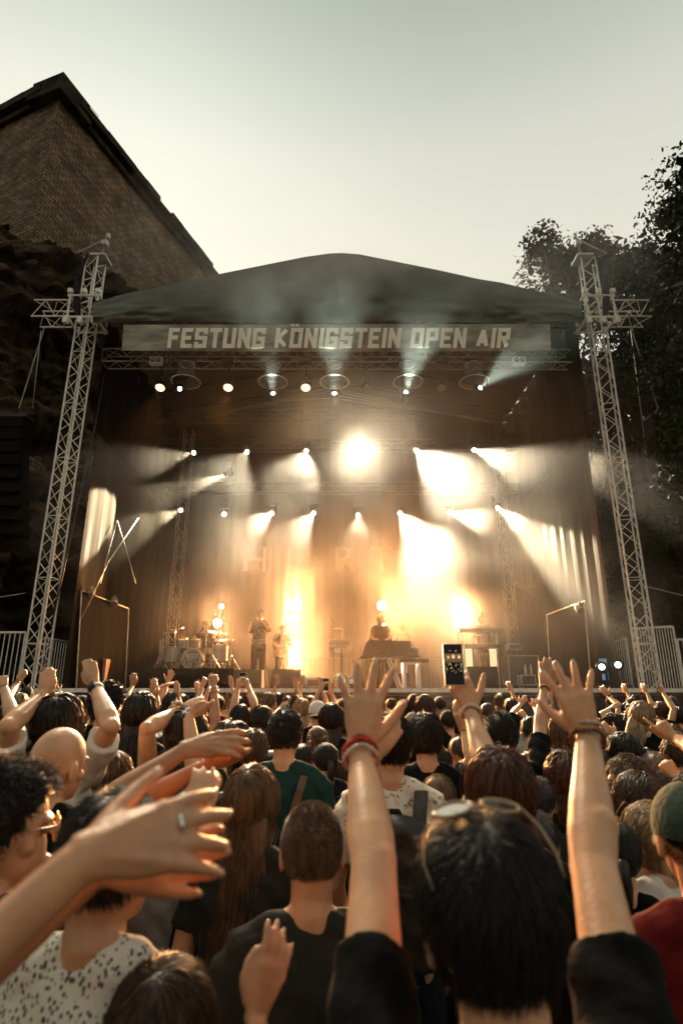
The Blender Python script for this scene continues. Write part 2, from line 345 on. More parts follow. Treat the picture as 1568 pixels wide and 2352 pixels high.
def moving_head(p, d, lab, group, glow, power, ang, col, r=.075, blend=.6, hang=True):
    t = thing('moving_head_lamp', lab, 'stage lamp', p, group); d = Vector(d).normalized(); q = look(d); p = Vector(p); up = 1 if hang else -1
    MB().box(p + Vector((0, 0, .36 * up)), (.34, .24, .12)).build('lamp_base', M['black'], t)
    m = MB()
    for s in (-1, 1): m.box(p + Vector((s * .17, 0, .15 * up)), (.035, .12, .36))
    m.build('yoke', M['black'], t)
    m = MB(); m.lathe([(.07, -.34), (.12, -.28), (.125, -.05), (.1, -.012)], p, q.to_matrix(), 16); h = m.build('lamp_head', M['black'], t, smooth=True)
    MB().lathe([(r, -.012), (r * .9, .004), (r * .3, .012)], p, q.to_matrix(), 16).build('lens', glow, h)
    if power: lamp('beam', p + d * .03, d, power, ang, blend, col, t)
    return t
K = 9.0
def beam(px, py, Y, tx, ty, tY, lab, grp, glow, power, ang, col, **k):
    p = at(px, py, Y); return moving_head(p, at(tx, ty, tY) - p, lab, grp, glow, power * K, ang, col, **k)
G1 = 'upper row of beam lamps'
up = [(323, 1040, 170, 1095, 14, 3600, 13, 'leftmost lamp of the upper beam row, throwing a narrow beam down to the left'),
      (445, 1040, 290, 1075, 14, 2400, 12, 'second lamp from the left in the upper beam row, beam pointing left'),
      (567, 1038, 470, 1180, 13, 2600, 19, 'third lamp from the left in the upper beam row, soft fat beam down left'),
      (703, 1036, 640, 1220, 12, 1700, 19, 'fourth lamp from the left in the upper beam row, beam pointing down'),
      (955, 1034, 1130, 1200, 13, 3400, 23, 'sixth lamp of the upper beam row, right of the glaring one, huge white beam'),
      (1088, 1033, 1260, 1095, 14, 2600, 15, 'seventh lamp of the upper beam row, short beam pointing right'),
      (1227, 1030, 1520, 1130, 13, 4600, 14, 'rightmost lamp of the upper beam row, long beam crossing the right tower')]
for px, py, tx, ty, tY, pw, an, lab in up: beam(px, py, 20.2, tx, ty, tY, lab, G1, elw, pw, an, CREAM)
beam(825, 1040, 20.2, 800, 1500, 3, 'glaring white lamp in the middle of the upper row, pointing straight at the crowd', G1, elb, 560, 40, CREAM, r=.19, blend=.8)
G2 = 'lower row of beam lamps'
lo = [(415, 1172, 230, 1250, 14, 3600, 13, 'leftmost lamp of the lower beam row, beam falling to the left'),
      (515, 1181, 480, 1240, 14, 60, 12, 'faint second lamp from the left in the lower beam row'),
      (624, 1179, 450, 1310, 14, 2200, 22, 'third lamp from the left in the lower beam row, broad beam to the left'),
      (720, 1179, 590, 1330, 14, 1100, 20, 'fourth lamp from the left in the lower beam row'),
      (822, 1184, 825, 1300, 14, 300, 14, 'lamp in the middle of the lower beam row pointing down at the piano'),
      (918, 1179, 1080, 1400, 14, 4200, 26, 'sixth lamp of the lower beam row, brightest beam, falling right'),
      (1032, 1177, 1190, 1220, 15, 1800, 15, 'seventh lamp of the lower beam row, short beam to the right'),
      (1142, 1167, 1400, 1360, 14, 3800, 18, 'rightmost lamp of the lower beam row, beam falling to the right')]
for px, py, tx, ty, tY, pw, an, lab in lo: beam(px, py, 20.9, tx, ty, tY, lab, G2, elw, pw, an, (1, .80, .52))
# front truss: five moving heads inside clear rain domes, five par cans, blinders
dome = bpy.data.materials.new('clear_dome_plastic'); dome.use_nodes = True; db = dome.node_tree.nodes['Principled BSDF']
db.inputs['Base Color'].default_value = (.5, .5, .46, 1); db.inputs['Alpha'].default_value = .4; db.inputs['Roughness'].default_value = .15
G3 = 'front truss lamps under clear rain domes'
for px, py, tx, ty, tY, pw, lab in ((413, 893, 380, 1500, 5, 0, 'cool lamp under the first rain dome from the left, lit but without a beam'), (627, 903, 585, 571, 10.9, 1100, 'cool lamp under the second rain dome, beam rising over the banner'),
        (768, 903, 768, 571, 10.9, 1100, 'cool lamp under the middle rain dome, beam rising straight up'), (932, 900, 1010, 580, 10.9, 1100, 'cool lamp under the fourth rain dome, beam rising to the right'), (1103, 890, 1340, 690, 11.2, 900, 'cool lamp under the last rain dome, beam slanting to the right')):
    t = beam(px, py, YT, tx, ty, tY, lab, G3, elc, pw * .55, 44, COOL, r=.055, blend=1.0); cx = {413: 430, 627: 628, 768: 768, 932: 935, 1103: 1085}[px]
    c = at(cx, 838, YT); m = MB(); prof = [(.02, .02), (.20, 0), (.23, -.1), (.27, -.35), (.31, -.48), (.40, -.54)]
    m.lathe(prof[1:], c, None, 28); 
    d = MB(); nn = 28; rr = [[c + Vector((r * math.cos(a), r * math.sin(a), z)) for a in [2 * math.pi * k / nn for k in range(nn)]] for r, z in prof]
    d.loft(rr, caps=False); d.build('rain_dome', dome, t, smooth=True)
    d = MB(); d.tube([c + Vector((.40 * math.cos(a), .40 * math.sin(a), -.54)) for a in [2 * math.pi * k / 32 for k in range(33)]], .012, 5, caps=False)
    d.tube([c + Vector((.21 * math.cos(a), .21 * math.sin(a), 0)) for a in [2 * math.pi * k / 24 for k in range(25)]], .018, 5, caps=False); d.build('dome_ring', M['alu'], t)
G4 = 'par cans on the front truss'
for px, lit, lab in ((368, 1, 'first par can from the left under the front truss, glowing amber'), (524, 1, 'second par can from the left under the front truss, glowing amber'), (702, 1, 'third par can from the left under the front truss, glowing amber'), (843, 0, 'unlit par can right of the middle rain dome'), (1012, 0, 'unlit par can between the last two rain domes')):
    p = at(px, 890, YT + .1); t = thing('par_can', lab, 'par can', p, G4); d = Vector((0, -.45, -1)).normalized(); q = look(d).to_matrix()
    MB().lathe([(.06, -.26), (.09, -.2), (.125, -.16), (.14, 0), (.132, .01)], p, q, 18).build('can', M['black'], t, smooth=True)
    MB().lathe([(.125, .011), (.11, .018), (.02, .02)], p, q, 18).build('lens', ela if lit else mat('led_lens_off', (.30, .20, .12), .3, var=.5, scale=60), t)
    m = MB()
    for s in (-1, 1): m.tube([p + Vector((s * .15, 0, -.0)), p + Vector((s * .13, 0, .28)), p + Vector((0, 0, .42))], .014, 5)
    m.tube([p + Vector((0, 0, .4)), Vector((p.x, p.y, zft - .2))], .02, 5); m.build('bracket', M['black'], t)
    if lit: lamp('beam', p + d * .05, d, 420, 38, .7, AMB, t)
for px, py, w, litm, lab in ((358, 828, .33, 1, 'pale two-lens blinder at the left end of the front truss'), (1192, 828, .33, 1, 'pale two-lens blinder at the right end of the front truss'), (521, 829, .3, 0, 'dark two-lens blinder between the first two rain domes'), (702, 826, .3, 0, 'dark two-lens blinder above the third par can'), (1015, 828, .3, 0, 'dark two-lens blinder above the right unlit par can')):
    p = at(px, py, YT - .28); t = thing('blinder', lab, 'blinder lamp', p, 'blinders on the front truss')
    MB().box(p + Vector((0, .05, 0)), (w, .14, w * .62)).build('housing', mat('pale_housing', (.85, .80, .70), .5) if litm else M['black'], t)
    for s in (-1, 1):
        m = MB(); m.lathe([(.07, 0), (.065, .012), (.035, -.0), (.01, .0)], p + Vector((s * w * .235, -.021, .01)), look((0, -1, 0)).to_matrix(), 16); m.build('lens', mat('blinder_glass', (.30, .27, .22), .12, .4), t)
        if litm: MB().lathe([(.028, 0), (.02, .015), (.004, .018)], p + Vector((s * w * .235, -.03, .01)), look((0, -1, 0)).to_matrix(), 12).build('bulb', mat('bulb_glass', (.7, .68, .6), .2), t)
# ---------------------------------------------------------------- backdrop, side cloths
YK = 22.0
bd = thing('backdrop', 'dark stage backdrop printed with faint wide serif letters behind the band', 'backdrop', (0, YK, SZ))
m = MB(); NX = 120; za = SZ; zb = at(784, 905, YK).z
m.add([[x, YK + .05 * math.sin(x * 5) + .02 * math.sin(x * 17), z] for x in np.linspace(-6.6, 6.6, NX) for z in (za, zb)], [(2 * i, 2 * i + 1, 2 * i + 3, 2 * i + 2) for i in range(NX - 1)])
m.build('cloth', mat('brown_black_backdrop', (.02, .012, .006), .9, var=.2, scale=2, spec=.05), bd, smooth=True)
fc = {}
for chh, px in (('H', 585), ('U', 686), ('R', 790), ('T', 876), ('S', 955)):
    cu = bpy.data.curves.new('letter', 'FONT'); cu.body = chh; cu.align_x = 'CENTER'; cu.size = 1.4; cu.extrude = .004
    tmp = bpy.data.objects.new('letter', cu); C.objects.link(tmp); bpy.context.view_layer.update()
    me = bpy.data.meshes.new_from_object(tmp.evaluated_get(bpy.context.evaluated_depsgraph_get())); C.objects.unlink(tmp); bpy.data.objects.remove(tmp)
    p = at(px, 1312, YK - .1); o = link('letter', me, mat('faint_letter_print', (.30, .22, .12), .8), bd); o.location = p - Vector(LOC[bd.name]); o.rotation_euler = (R(90), 0, 0)
    o.scale = (1.05, 1, 1)
greyc = mat('grey_gauze_cloth', (.042, .034, .024), .9, spec=.05, var=.12, scale=2, bump=.5, bscale=4, aniso=(3, 3, .1))
for s, lab in ((-1, 'grey side curtain behind the tower by the rock, lit at the top by a lamp'), (1, 'grey side curtain hanging behind the tower by the trees, glowing in the smoke')):
    m = MB(); NN = 90; v = []
    ys = np.linspace(14.3, 22.2, NN)
    for i, y in enumerate(ys):
        dx = .022 * math.sin(y * 9) + .008 * math.sin(y * 23); 
        for z in np.linspace(SZ + .02, 8.6, 6): v.append([s * (6.45 + dx), y, z])
    m.add(v, [(i * 6 + j, i * 6 + j + 1, (i + 1) * 6 + j + 1, (i + 1) * 6 + j) for i in range(NN - 1) for j in range(5)])
    tag(m.build('side_curtain', greyc, smooth=True), lab, 'curtain', 'side curtains')
    m = MB(); v = [[s * (6.62 + .06 * math.sin(y * 7)), y, z] for y in ys for z in (8.62, zc + .5)]
    m.add(v, [(2 * i, 2 * i + 1, 2 * i + 3, 2 * i + 2) for i in range(NN - 1)])
    tag(m.build('upper_side_cloth', M['cloth'], smooth=True), 'black upper side cloth above the grey curtain on the %s side of the stage' % ('rock' if s < 0 else 'tree'), 'cloth', 'upper side cloths')
# ---------------------------------------------------------------- smoke
sm = bpy.data.materials.new('stage_smoke'); sm.use_nodes = True; t = sm.node_tree; t.nodes.clear()
pv = t.nodes.new('ShaderNodeVolumePrincipled'); ou = t.nodes.new('ShaderNodeOutputMaterial'); t.links.new(pv.outputs[0], ou.inputs['Volume'])
pv.inputs['Color'].default_value = (1, .96, .88, 1); pv.inputs['Anisotropy'].default_value = .6
SMD = .0095
gc = t.nodes.new('ShaderNodeTexCoord'); gx = t.nodes.new('ShaderNodeSeparateXYZ'); t.links.new(gc.outputs['Object'], gx.inputs[0])
gn = t.nodes.new('ShaderNodeTexNoise'); gn.inputs['Scale'].default_value = .38; gn.inputs['Detail'].default_value = 2; t.links.new(gc.outputs['Object'], gn.inputs[0])
def mrange(src, a, b, c, d):
    n = t.nodes.new('ShaderNodeMapRange'); n.interpolation_type = 'SMOOTHSTEP'; t.links.new(src, n.inputs[0])
    for k, v in zip(('From Min', 'From Max', 'To Min', 'To Max'), (a, b, c, d)): n.inputs[k].default_value = v
    return n.outputs[0]
def mul(a, b):
    n = t.nodes.new('ShaderNodeMath'); n.operation = 'MULTIPLY'; t.links.new(a, n.inputs[0])
    if hasattr(b, 'links'): t.links.new(b, n.inputs[1])
    else: n.inputs[1].default_value = b
    return n.outputs[0]
den = mul(mul(mrange(gx.outputs['X'], -6.0, 3.5, .22, 1.9), mrange(gn.outputs[0], .36, .66, .15, 2.0)), SMD)
mxn = t.nodes.new('ShaderNodeMath'); mxn.operation = 'MAXIMUM'; t.links.new(mrange(gx.outputs['Y'], 13.6, 16.4, .22, 1), mxn.inputs[0]); t.links.new(mrange(gx.outputs['Z'], 6.5, 9.0, .22, 1), mxn.inputs[1])
den = mul(mul(den, mxn.outputs[0]), mul(mrange(gx.outputs['X'], -7.3, -5.6, 0, 1), mrange(gx.outputs['X'], 6.9, 8.5, 1, .15))); t.links.new(den, pv.inputs['Density'])
x0, x1, y0, y1, z0, z1 = -7.4, 8.6, 11.0, 23.2, -1, 14.2
m = MB(); m.box(((x0 + x1) / 2, (y0 + y1) / 2, (z0 + z1) / 2), (x1 - x0, y1 - y0, z1 - z0)); o = m.build('stage_smoke', sm); struct(o, 'stuff')

# lamp that lights the top of the curtain by the rock
moving_head(at(520, 1090, 19.4), Vector((-6.45, 14.75, 6.3)) - at(520, 1090, 19.4), 'small lamp in the left wing lighting the side curtain', 'wing lamps', M['lens'], 40000, 17, (1, .82, .55), blend=.35)
# ================================================================ fortress, rock, trees
def stone_mat():
    m = bpy.data.materials.new('sandstone_blocks'); m.use_nodes = True; t = m.node_tree; b = t.nodes['Principled BSDF']; b.inputs['Roughness'].default_value = .95
    N = t.nodes.new; Lk = t.links.new
    uv = N('ShaderNodeTexCoord'); br = N('ShaderNodeTexBrick'); br.inputs['Scale'].default_value = 1; br.inputs['Brick Width'].default_value = .36; br.inputs['Row Height'].default_value = .18
    br.inputs['Mortar Size'].default_value = .022; br.inputs['Mortar Smooth'].default_value = .3; br.inputs['Bias'].default_value = -.1
    br.inputs['Color1'].default_value = (.15, .105, .062, 1); br.inputs['Color2'].default_value = (.31, .225, .138, 1); br.inputs['Mortar'].default_value = (.05, .035, .022, 1)
    dn = N('ShaderNodeTexNoise'); dn.inputs['Scale'].default_value = 1.3; ad = N('ShaderNodeMix'); ad.data_type = 'VECTOR'; ad.inputs[0].default_value = .14
    Lk(uv.outputs['UV'], dn.inputs[0]); Lk(uv.outputs['UV'], ad.inputs[4]); Lk(dn.outputs['Color'], ad.inputs[5]); Lk(ad.outputs[1], br.inputs[0])
    n = N('ShaderNodeTexNoise'); n.inputs['Scale'].default_value = .9; n.inputs['Detail'].default_value = 8; n.inputs['Roughness'].default_value = .7; Lk(uv.outputs['UV'], n.inputs[0])
    r = N('ShaderNodeValToRGB'); r.color_ramp.elements[0].position = .3; r.color_ramp.elements[0].color = (.34, .29, .23, 1); r.color_ramp.elements[1].position = .72; r.color_ramp.elements[1].color = (1.5, 1.4, 1.2, 1); Lk(n.outputs[0], r.inputs[0])
    mu = N('ShaderNodeMix'); mu.data_type = 'RGBA'; mu.blend_type = 'MULTIPLY'; mu.inputs[0].default_value = 1; Lk(br.outputs['Color'], mu.inputs[6]); Lk(r.outputs[0], mu.inputs[7]); Lk(mu.outputs[2], b.inputs['Base Color'])
    n3 = N('ShaderNodeTexNoise'); n3.inputs['Scale'].default_value = 7; n3.inputs['Detail'].default_value = 6; Lk(uv.outputs['UV'], n3.inputs[0])
    mm = N('ShaderNodeMath'); mm.operation = 'MULTIPLY_ADD'; mm.inputs[1].default_value = .8; Lk(br.outputs['Fac'], mm.inputs[0]); mm.inputs[1].default_value = -1.0; Lk(n3.outputs[0], mm.inputs[2])
    bp = N('ShaderNodeBump'); bp.inputs['Strength'].default_value = .9; bp.inputs['Distance'].default_value = .08; Lk(mm.outputs[0], bp.inputs['Height']); Lk(bp.outputs[0], b.inputs['Normal'])
    return m
STM = stone_mat()
YC = 22.0; Kc = at(150, 155, YC); kx, ky = Kc.x, Kc.y
dR = Vector((.324, .946, 0)).normalized(); dL = Vector((-.918, .40, 0)).normalized(); zTop = at(190, 200, YC).z - .2
nR = Vector((dR.y, -dR.x, 0)); nL = Vector((-dL.y, dL.x, 0)); nL = nL if nL.y < 0 else -nL
Z0 = at(85, 480, YC).z - 14
fz = thing('fortress', 'massive old sandstone fortress wall with a corner bastion, high above the stage', 'fortress', (kx, ky, Z0))
def wall_mesh(d, L, nrm, z0, z1, name, parent, m, nu, nv, off=0):
    me = bpy.data.meshes.new(name); v = []; uvs = []
    for i in range(nu + 1):
        for j in range(nv + 1):
            u = L * i / nu; z = z0 + (z1 - z0) * j / nv; q = .06 * noise.noise(Vector((u * .8, z * .8, off + 3))) + .05 * noise.noise(Vector((u * 2.6, z * 3, off)))
            edge = min(1, u / 1.0); ot = nL if nrm is nR else nR; p = Vector((kx, ky, 0)) + d * u + nrm * (q * edge + (zTop - z) * .03) + ot * ((zTop - z) * .03 * max(0, 1 - u / 4)); v.append((p.x - kx, p.y - ky, z - Z0)); uvs.append((u + off, z))
    f = [(i * (nv + 1) + j, (i + 1) * (nv + 1) + j, (i + 1) * (nv + 1) + j + 1, i * (nv + 1) + j + 1) for i in range(nu) for j in range(nv)]
    me.from_pydata(v, [], f); ul = me.uv_layers.new(); 
    for l in me.loops: ul.data[l.index].uv = uvs[l.vertex_index]
    return link(name, me, m, parent)
wall_mesh(dR, 60, nR, Z0, zTop, 'wall', fz, STM, 160, 40); wall_mesh(dL, 40, nL, Z0, zTop, 'wall', fz, STM, 110, 40, 50)
cop = mat('weathered_coping', (.035, .03, .02), .95, spec=.1, var=.5, scale=1.5, bump=.7, bscale=6)
rnd = random.Random(4)
def coping(d, L, nrm, seed, dips):
    m = MB(); u = .9
    while u < L:
        w = .9 + rnd.random() * .5; h = .42 + rnd.random() * .06
        for a, b_ in dips:
            if a < u < b_: h *= .45
        c = Vector((kx, ky, 0)) + d * (u + w / 2) + nrm * .12
        m.box((c.x, c.y, zTop + h / 2 - .06), (w * .995, .75, h), Matrix.Rotation(math.atan2(d.y, d.x) + rnd.uniform(-.01, .01), 3, 'Z')); u += w
    m.box(tuple(Vector((kx, ky, zTop - .42)) + d * L / 2 + nrm * .07), (L, .35, .34), Matrix.Rotation(math.atan2(d.y, d.x), 3, 'Z'))
    m.build('coping', cop, fz)
coping(dR, 60, nR, 1, ((6.5, 8.2), (13, 14.5), (18.5, 20), (24, 26), (33, 36))); coping(dL, 38, nL, 2, ((3.8, 5), (7, 9)))
m = MB(); c = Vector((kx, ky, zTop + .12)) + dR * .55 + dL * .55
m.box(c, (1.9, 1.9, 1.0), Matrix.Rotation(math.atan2(dR.y, dR.x), 3, 'Z')); m.box(c + Vector((0, 0, -.62)), (2.15, 2.15, .3), Matrix.Rotation(math.atan2(dR.y, dR.x), 3, 'Z')); m.build('corner_block', cop, fz)
m = MB(); c0 = Vector((kx, ky, zTop + .62)); a = c0 + dL * 1.3 + nL * .2; b_ = c0 + dR * 2.3 + nR * .2; c1 = c0 + (nL + nR) * .1
for q in (a, c1, b_): m.tube([q, q + Vector((0, 0, .28))], .02, 5)
m.tube([a + Vector((0, 0, .28)), c1 + Vector((0, 0, .28)), b_ + Vector((0, 0, .28))], .018, 5); m.build('corner_handrail', M['steel'], fz)
# plain corner
m = MB(); z = zTop - .7; k = 0
while False:
    c = Vector((kx, ky, z)) + (nR + nL).normalized() * .02 - (nR + nL) * .2; m.box(c, (.8 if k % 2 else .56, .56 if k % 2 else .8, .27), Matrix.Rotation(math.atan2(dR.y, dR.x), 3, 'Z')); z -= .3; k += 1
0 and m.build('corner_quoins', mat('quoin_stone', (.13, .09, .055), .95, var=.5, scale=1.2, bump=.6), fz)
# rock cliff under it
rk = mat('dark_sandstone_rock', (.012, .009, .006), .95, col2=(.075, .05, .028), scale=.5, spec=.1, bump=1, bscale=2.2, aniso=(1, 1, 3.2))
def rock(name, path, zs_top, bulge, seed, nu=150, nv=120, zlow=0):
    v = []; 
    for i in range(nu):
        s = i / (nu - 1) * (len(path) - 1); k = min(int(s), len(path) - 2); f_ = s - k
        p = Vector(path[k]) * (1 - f_) + Vector(path[k + 1]) * f_; zt_ = zs_top[k] * (1 - f_) + zs_top[k + 1] * f_
        zt_ += 1.1 * noise.noise(Vector((s * 1.7, seed, 0))) + .5 * noise.noise(Vector((s * 6, seed, 5)))
        for j in range(nv):
            t_ = j / (nv - 1); z = zlow + (zt_ - zlow) * t_
            st = 1.6 * noise.noise(Vector((p.x * .22, p.y * .22, z * .42 + seed))) + .8 * noise.noise(Vector((p.x * .5 + 9, p.y * .5, z * 1.3))) + .35 * noise.noise(Vector((p.x * 1.1, p.y * 1.1, z * 3.4 + 7))) + .12 * noise.noise(Vector((p.x * 3, p.y * 3, z * 7)))
            ov = bulge * math.exp(-((t_ - .86) / .12) ** 2); cap = -3.2 * max(0, (t_ - .93) / .07) ** 2
            d = Vector((.75, -.66, 0)) * (st + ov + cap); v.append((p.x + d.x, p.y + d.y, z + .25 * noise.noise(Vector((s * 4, t_ * 9, seed)))))
    f = [(i * nv + j, (i + 1) * nv + j, (i + 1) * nv + j + 1, i * nv + j + 1) for i in range(nu - 1) for j in range(nv - 1)]
    return struct(MB().add(v, f).build(name, rk, smooth=False))
zr = lambda px, py, Y: at(px, py, Y).z
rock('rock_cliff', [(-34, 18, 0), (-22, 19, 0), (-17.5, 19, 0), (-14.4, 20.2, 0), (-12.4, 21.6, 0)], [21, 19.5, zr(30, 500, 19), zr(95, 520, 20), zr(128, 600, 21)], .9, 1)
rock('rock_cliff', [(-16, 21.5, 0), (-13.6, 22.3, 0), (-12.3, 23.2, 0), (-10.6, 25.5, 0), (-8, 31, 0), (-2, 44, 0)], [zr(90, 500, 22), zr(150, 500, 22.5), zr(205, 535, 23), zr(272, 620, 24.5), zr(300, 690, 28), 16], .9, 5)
# ---------------------------------------------------------------- trees
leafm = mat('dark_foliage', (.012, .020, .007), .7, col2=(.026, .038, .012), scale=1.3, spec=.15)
barkm = mat('bark', (.05, .04, .03), .9, var=.3, scale=5, bump=.6)
def tree(x, y, h, rad, seed, lab, nleaf=16000, ls=.13, crown_lo=.22, name='broadleaf_tree'):
    rg = np.random.default_rng(seed); rr = random.Random(seed); t = thing(name, lab, 'tree', (x, y, 0), 'trees beside the stage')
    m = MB(); m.tube([(x, y, 0), (x + .1, y, h * .3), (x - .1, y + .2, h * .6), (x, y, h * .9)], [.38, .28, .17, .05], 8)
    cl = []
    for k in range(46):
        a = rr.uniform(0, 6.28); zz = rr.uniform(crown_lo, .97); prof = math.sin(min(1, (1 - zz) / .75 + .12) * 1.5) ** .7
        r_ = rad * prof * rr.uniform(.45, 1.0); c = Vector((x + math.cos(a) * r_, y + math.sin(a) * r_, h * zz + rr.uniform(-.4, .4))); cl.append((c, rr.uniform(.55, 1.15)))
        b0 = Vector((x, y, h * max(.18, zz - .22))); md = (b0 + c) / 2 + Vector((0, 0, .25)); m.tube([b0, md, c], [.09, .05, .02], 5, caps=False)
    m.build('trunk', barkm, t, smooth=True)
    per = int(nleaf * 1.7) // len(cl); P = []
    for c, s in cl:
        u = rg.normal(size=(per, 3)); u /= np.linalg.norm(u, axis=1)[:, None]; rad_ = rg.uniform(.35, 1, (per, 1)) ** .6 * s
        sub = np.array([noise.noise(Vector((q[0] * 2.3 + c.x, q[1] * 2.3 + c.y, q[2] * 2.3 + c.z))) for q in u * rad_])
        pts = np.array(c) + u * rad_ * np.array([1.15, 1.15, .85]) * (1 + .35 * sub[:, None]); P.append(pts[sub > -.22])
    P = np.concatenate(P); n = len(P); a = rg.normal(size=(n, 3)); a /= np.linalg.norm(a, axis=1)[:, None]; b = rg.normal(size=(n, 3)); b -= a * (a * b).sum(1)[:, None]; b /= np.linalg.norm(b, axis=1)[:, None]
    s = rg.uniform(.55, 1.25, (n, 1)) * ls * .78; q0 = P - a * s; q1 = P + b * s * .55 + a * s * .1; q2 = P + a * s; q3 = P - b * s * .55 + a * s * .1
    V = np.stack([q0, q1, q2, q3], 1)
    cc = np.array([list(c) for c, _ in cl]); ni = 2600; idx = rg.integers(0, len(cc), ni); tt_ = rg.uniform(.3, .95, (ni, 1)); Pi = cc[idx] * tt_ + np.array((x, y, 0)) * (1 - tt_) * np.array((1, 1, 0)) + np.array((0, 0, 1)) * cc[idx] * (1 - tt_) + rg.normal(size=(ni, 3)) * .35
    ai = rg.normal(size=(ni, 3)); ai /= np.linalg.norm(ai, axis=1)[:, None]; bi = np.cross(ai, rg.normal(size=(ni, 3))); bi /= np.linalg.norm(bi, axis=1)[:, None]; si = rg.uniform(.12, .24, (ni, 1)); V = np.concatenate([V, np.stack([Pi - ai * si, Pi + bi * si * .7, Pi + ai * si, Pi - bi * si * .7], 1)]); n += ni
    V = V.reshape(-1, 3); m = MB(); m.add(V, (np.arange(n * 4).reshape(-1, 4)).tolist()); m.build('crown', leafm, t)
    return t
def tr(px, py, Y, rad, seed, lab, *a, **k):
    p = at(px, py, Y); return tree(p.x, Y, p.z, rad, seed, lab, *a, **k)
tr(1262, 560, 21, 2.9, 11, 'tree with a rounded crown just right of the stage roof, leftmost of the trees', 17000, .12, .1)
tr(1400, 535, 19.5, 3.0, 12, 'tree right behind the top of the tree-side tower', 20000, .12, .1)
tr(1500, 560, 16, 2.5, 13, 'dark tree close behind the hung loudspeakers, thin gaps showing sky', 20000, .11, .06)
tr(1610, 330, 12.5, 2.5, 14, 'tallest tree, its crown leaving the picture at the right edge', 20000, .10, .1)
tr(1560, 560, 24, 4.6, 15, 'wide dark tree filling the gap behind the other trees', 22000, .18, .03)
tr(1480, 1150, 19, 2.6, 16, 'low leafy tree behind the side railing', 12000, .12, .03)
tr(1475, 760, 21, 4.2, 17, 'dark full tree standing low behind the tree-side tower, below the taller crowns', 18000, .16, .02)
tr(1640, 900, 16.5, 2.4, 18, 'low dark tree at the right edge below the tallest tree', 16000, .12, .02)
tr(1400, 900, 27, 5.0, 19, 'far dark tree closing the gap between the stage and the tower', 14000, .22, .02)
# ================================================================ people
def V3(*a): return Vector(a)
def remesh(mb, vox, smooth=2, fac=.5, off=None, name='body', disp=None):
    me = mb.mesh('tmp'); o = bpy.data.objects.new('tmp', me); C.objects.link(o)
    r = o.modifiers.new('r', 'REMESH'); r.mode = 'VOXEL'; r.voxel_size = vox; r.use_smooth_shade = True
    if smooth: s = o.modifiers.new('s', 'SMOOTH'); s.factor = fac; s.iterations = smooth
    bpy.context.view_layer.update(); dg = bpy.context.evaluated_depsgraph_get()
    out = bpy.data.meshes.new_from_object(o.evaluated_get(dg)); out.name = name; bpy.data.objects.remove(o); bpy.data.meshes.remove(me)
    n = len(out.vertices); co = np.empty(n * 3); out.vertices.foreach_get('co', co); co = co.reshape(-1, 3)
    if disp:
        no = np.empty(n * 3); out.vertices.foreach_get('normal', no); no = no.reshape(-1, 3); a, f = disp
        ph = co * f; w = np.sin(ph[:, 0] * 1.3 + 2 * np.sin(ph[:, 2] * .7)) * np.sin(ph[:, 2] * 1.1 + 2.3 * np.sin(ph[:, 0] * .9 + ph[:, 1])) + .5 * np.sin(ph[:, 2] * 2.7 + ph[:, 0] * 2.1 + ph[:, 1] * 1.7)
        co = co + no * (w * a)[:, None]
    if off is not None: co = co - np.array(off)
    out.vertices.foreach_set('co', co.reshape(-1)); out.update(); out.shade_smooth(); return out
SK = [mat('skin_fair', (.66, .36, .195), .42, var=.16, scale=11, bump=.10, bscale=120, sub=.25), mat('skin_warm', (.56, .28, .145), .42, var=.18, scale=11, bump=.10, bscale=120, sub=.25), mat('skin_tan', (.44, .21, .10), .45, var=.18, scale=11, bump=.10, bscale=120, sub=.25)]
def hm(name, c, v=.5): return mat('hair_' + name, c, .40, 0, spec=.4, var=v, scale=60, aniso=(1, 1, .10))
HC = dict(black=hm('black', (.010, .007, .005)), dark=hm('dark_brown', (.020, .012, .007)), brown=hm('brown', (.055, .030, .015)), light=hm('light_brown', (.13, .078, .038)), blond=hm('blond', (.30, .20, .10)), grey=hm('grey', (.30, .27, .22)), red=hm('reddish_brown', (.075, .026, .010)))
def cl(name, c, **k): return mat('cloth_' + name, c, .9, 0, var=.15, scale=3, bump=.5, bscale=24, spec=.12, **k)
CL = dict(black=cl('black', (.006, .006, .0055)), white=cl('white', (.68, .64, .56)), grey=cl('dark_grey', (.024, .025, .021)), green=cl('bottle_green', (.012, .040, .036)), olive=cl('forest_green', (.018, .035, .014)), red=cl('dark_red', (.10, .008, .006)),
          navy=cl('navy', (.015, .018, .03)), lgrey=cl('light_grey', (.30, .29, .26)), denim=cl('denim', (.03, .04, .06)), beige=cl('beige', (.36, .29, .20)))
def spot_mat():
    m = bpy.data.materials.new('cream_cloth_dark_dashes'); m.use_nodes = True; t = m.node_tree; b = t.nodes['Principled BSDF']; b.inputs['Roughness'].default_value = .9; N = t.nodes.new; Lk = t.links.new
    co = N('ShaderNodeTexCoord'); mp = N('ShaderNodeMapping'); mp.inputs['Scale'].default_value = (112, 112, 66); v = N('ShaderNodeTexVoronoi'); v.inputs['Scale'].default_value = 1; v.distance = 'EUCLIDEAN'; v.inputs['Randomness'].default_value = .85
    Lk(co.outputs['Object'], mp.inputs[0]); Lk(mp.outputs[0], v.inputs[0]); r = N('ShaderNodeValToRGB'); r.color_ramp.elements[0].position = .29; r.color_ramp.elements[0].color = (.03, .028, .025, 1); r.color_ramp.elements[1].position = .38; r.color_ramp.elements[1].color = (.58, .54, .44, 1)
    Lk(v.outputs['Distance'], r.inputs[0]); Lk(r.outputs[0], b.inputs['Base Color']); return m
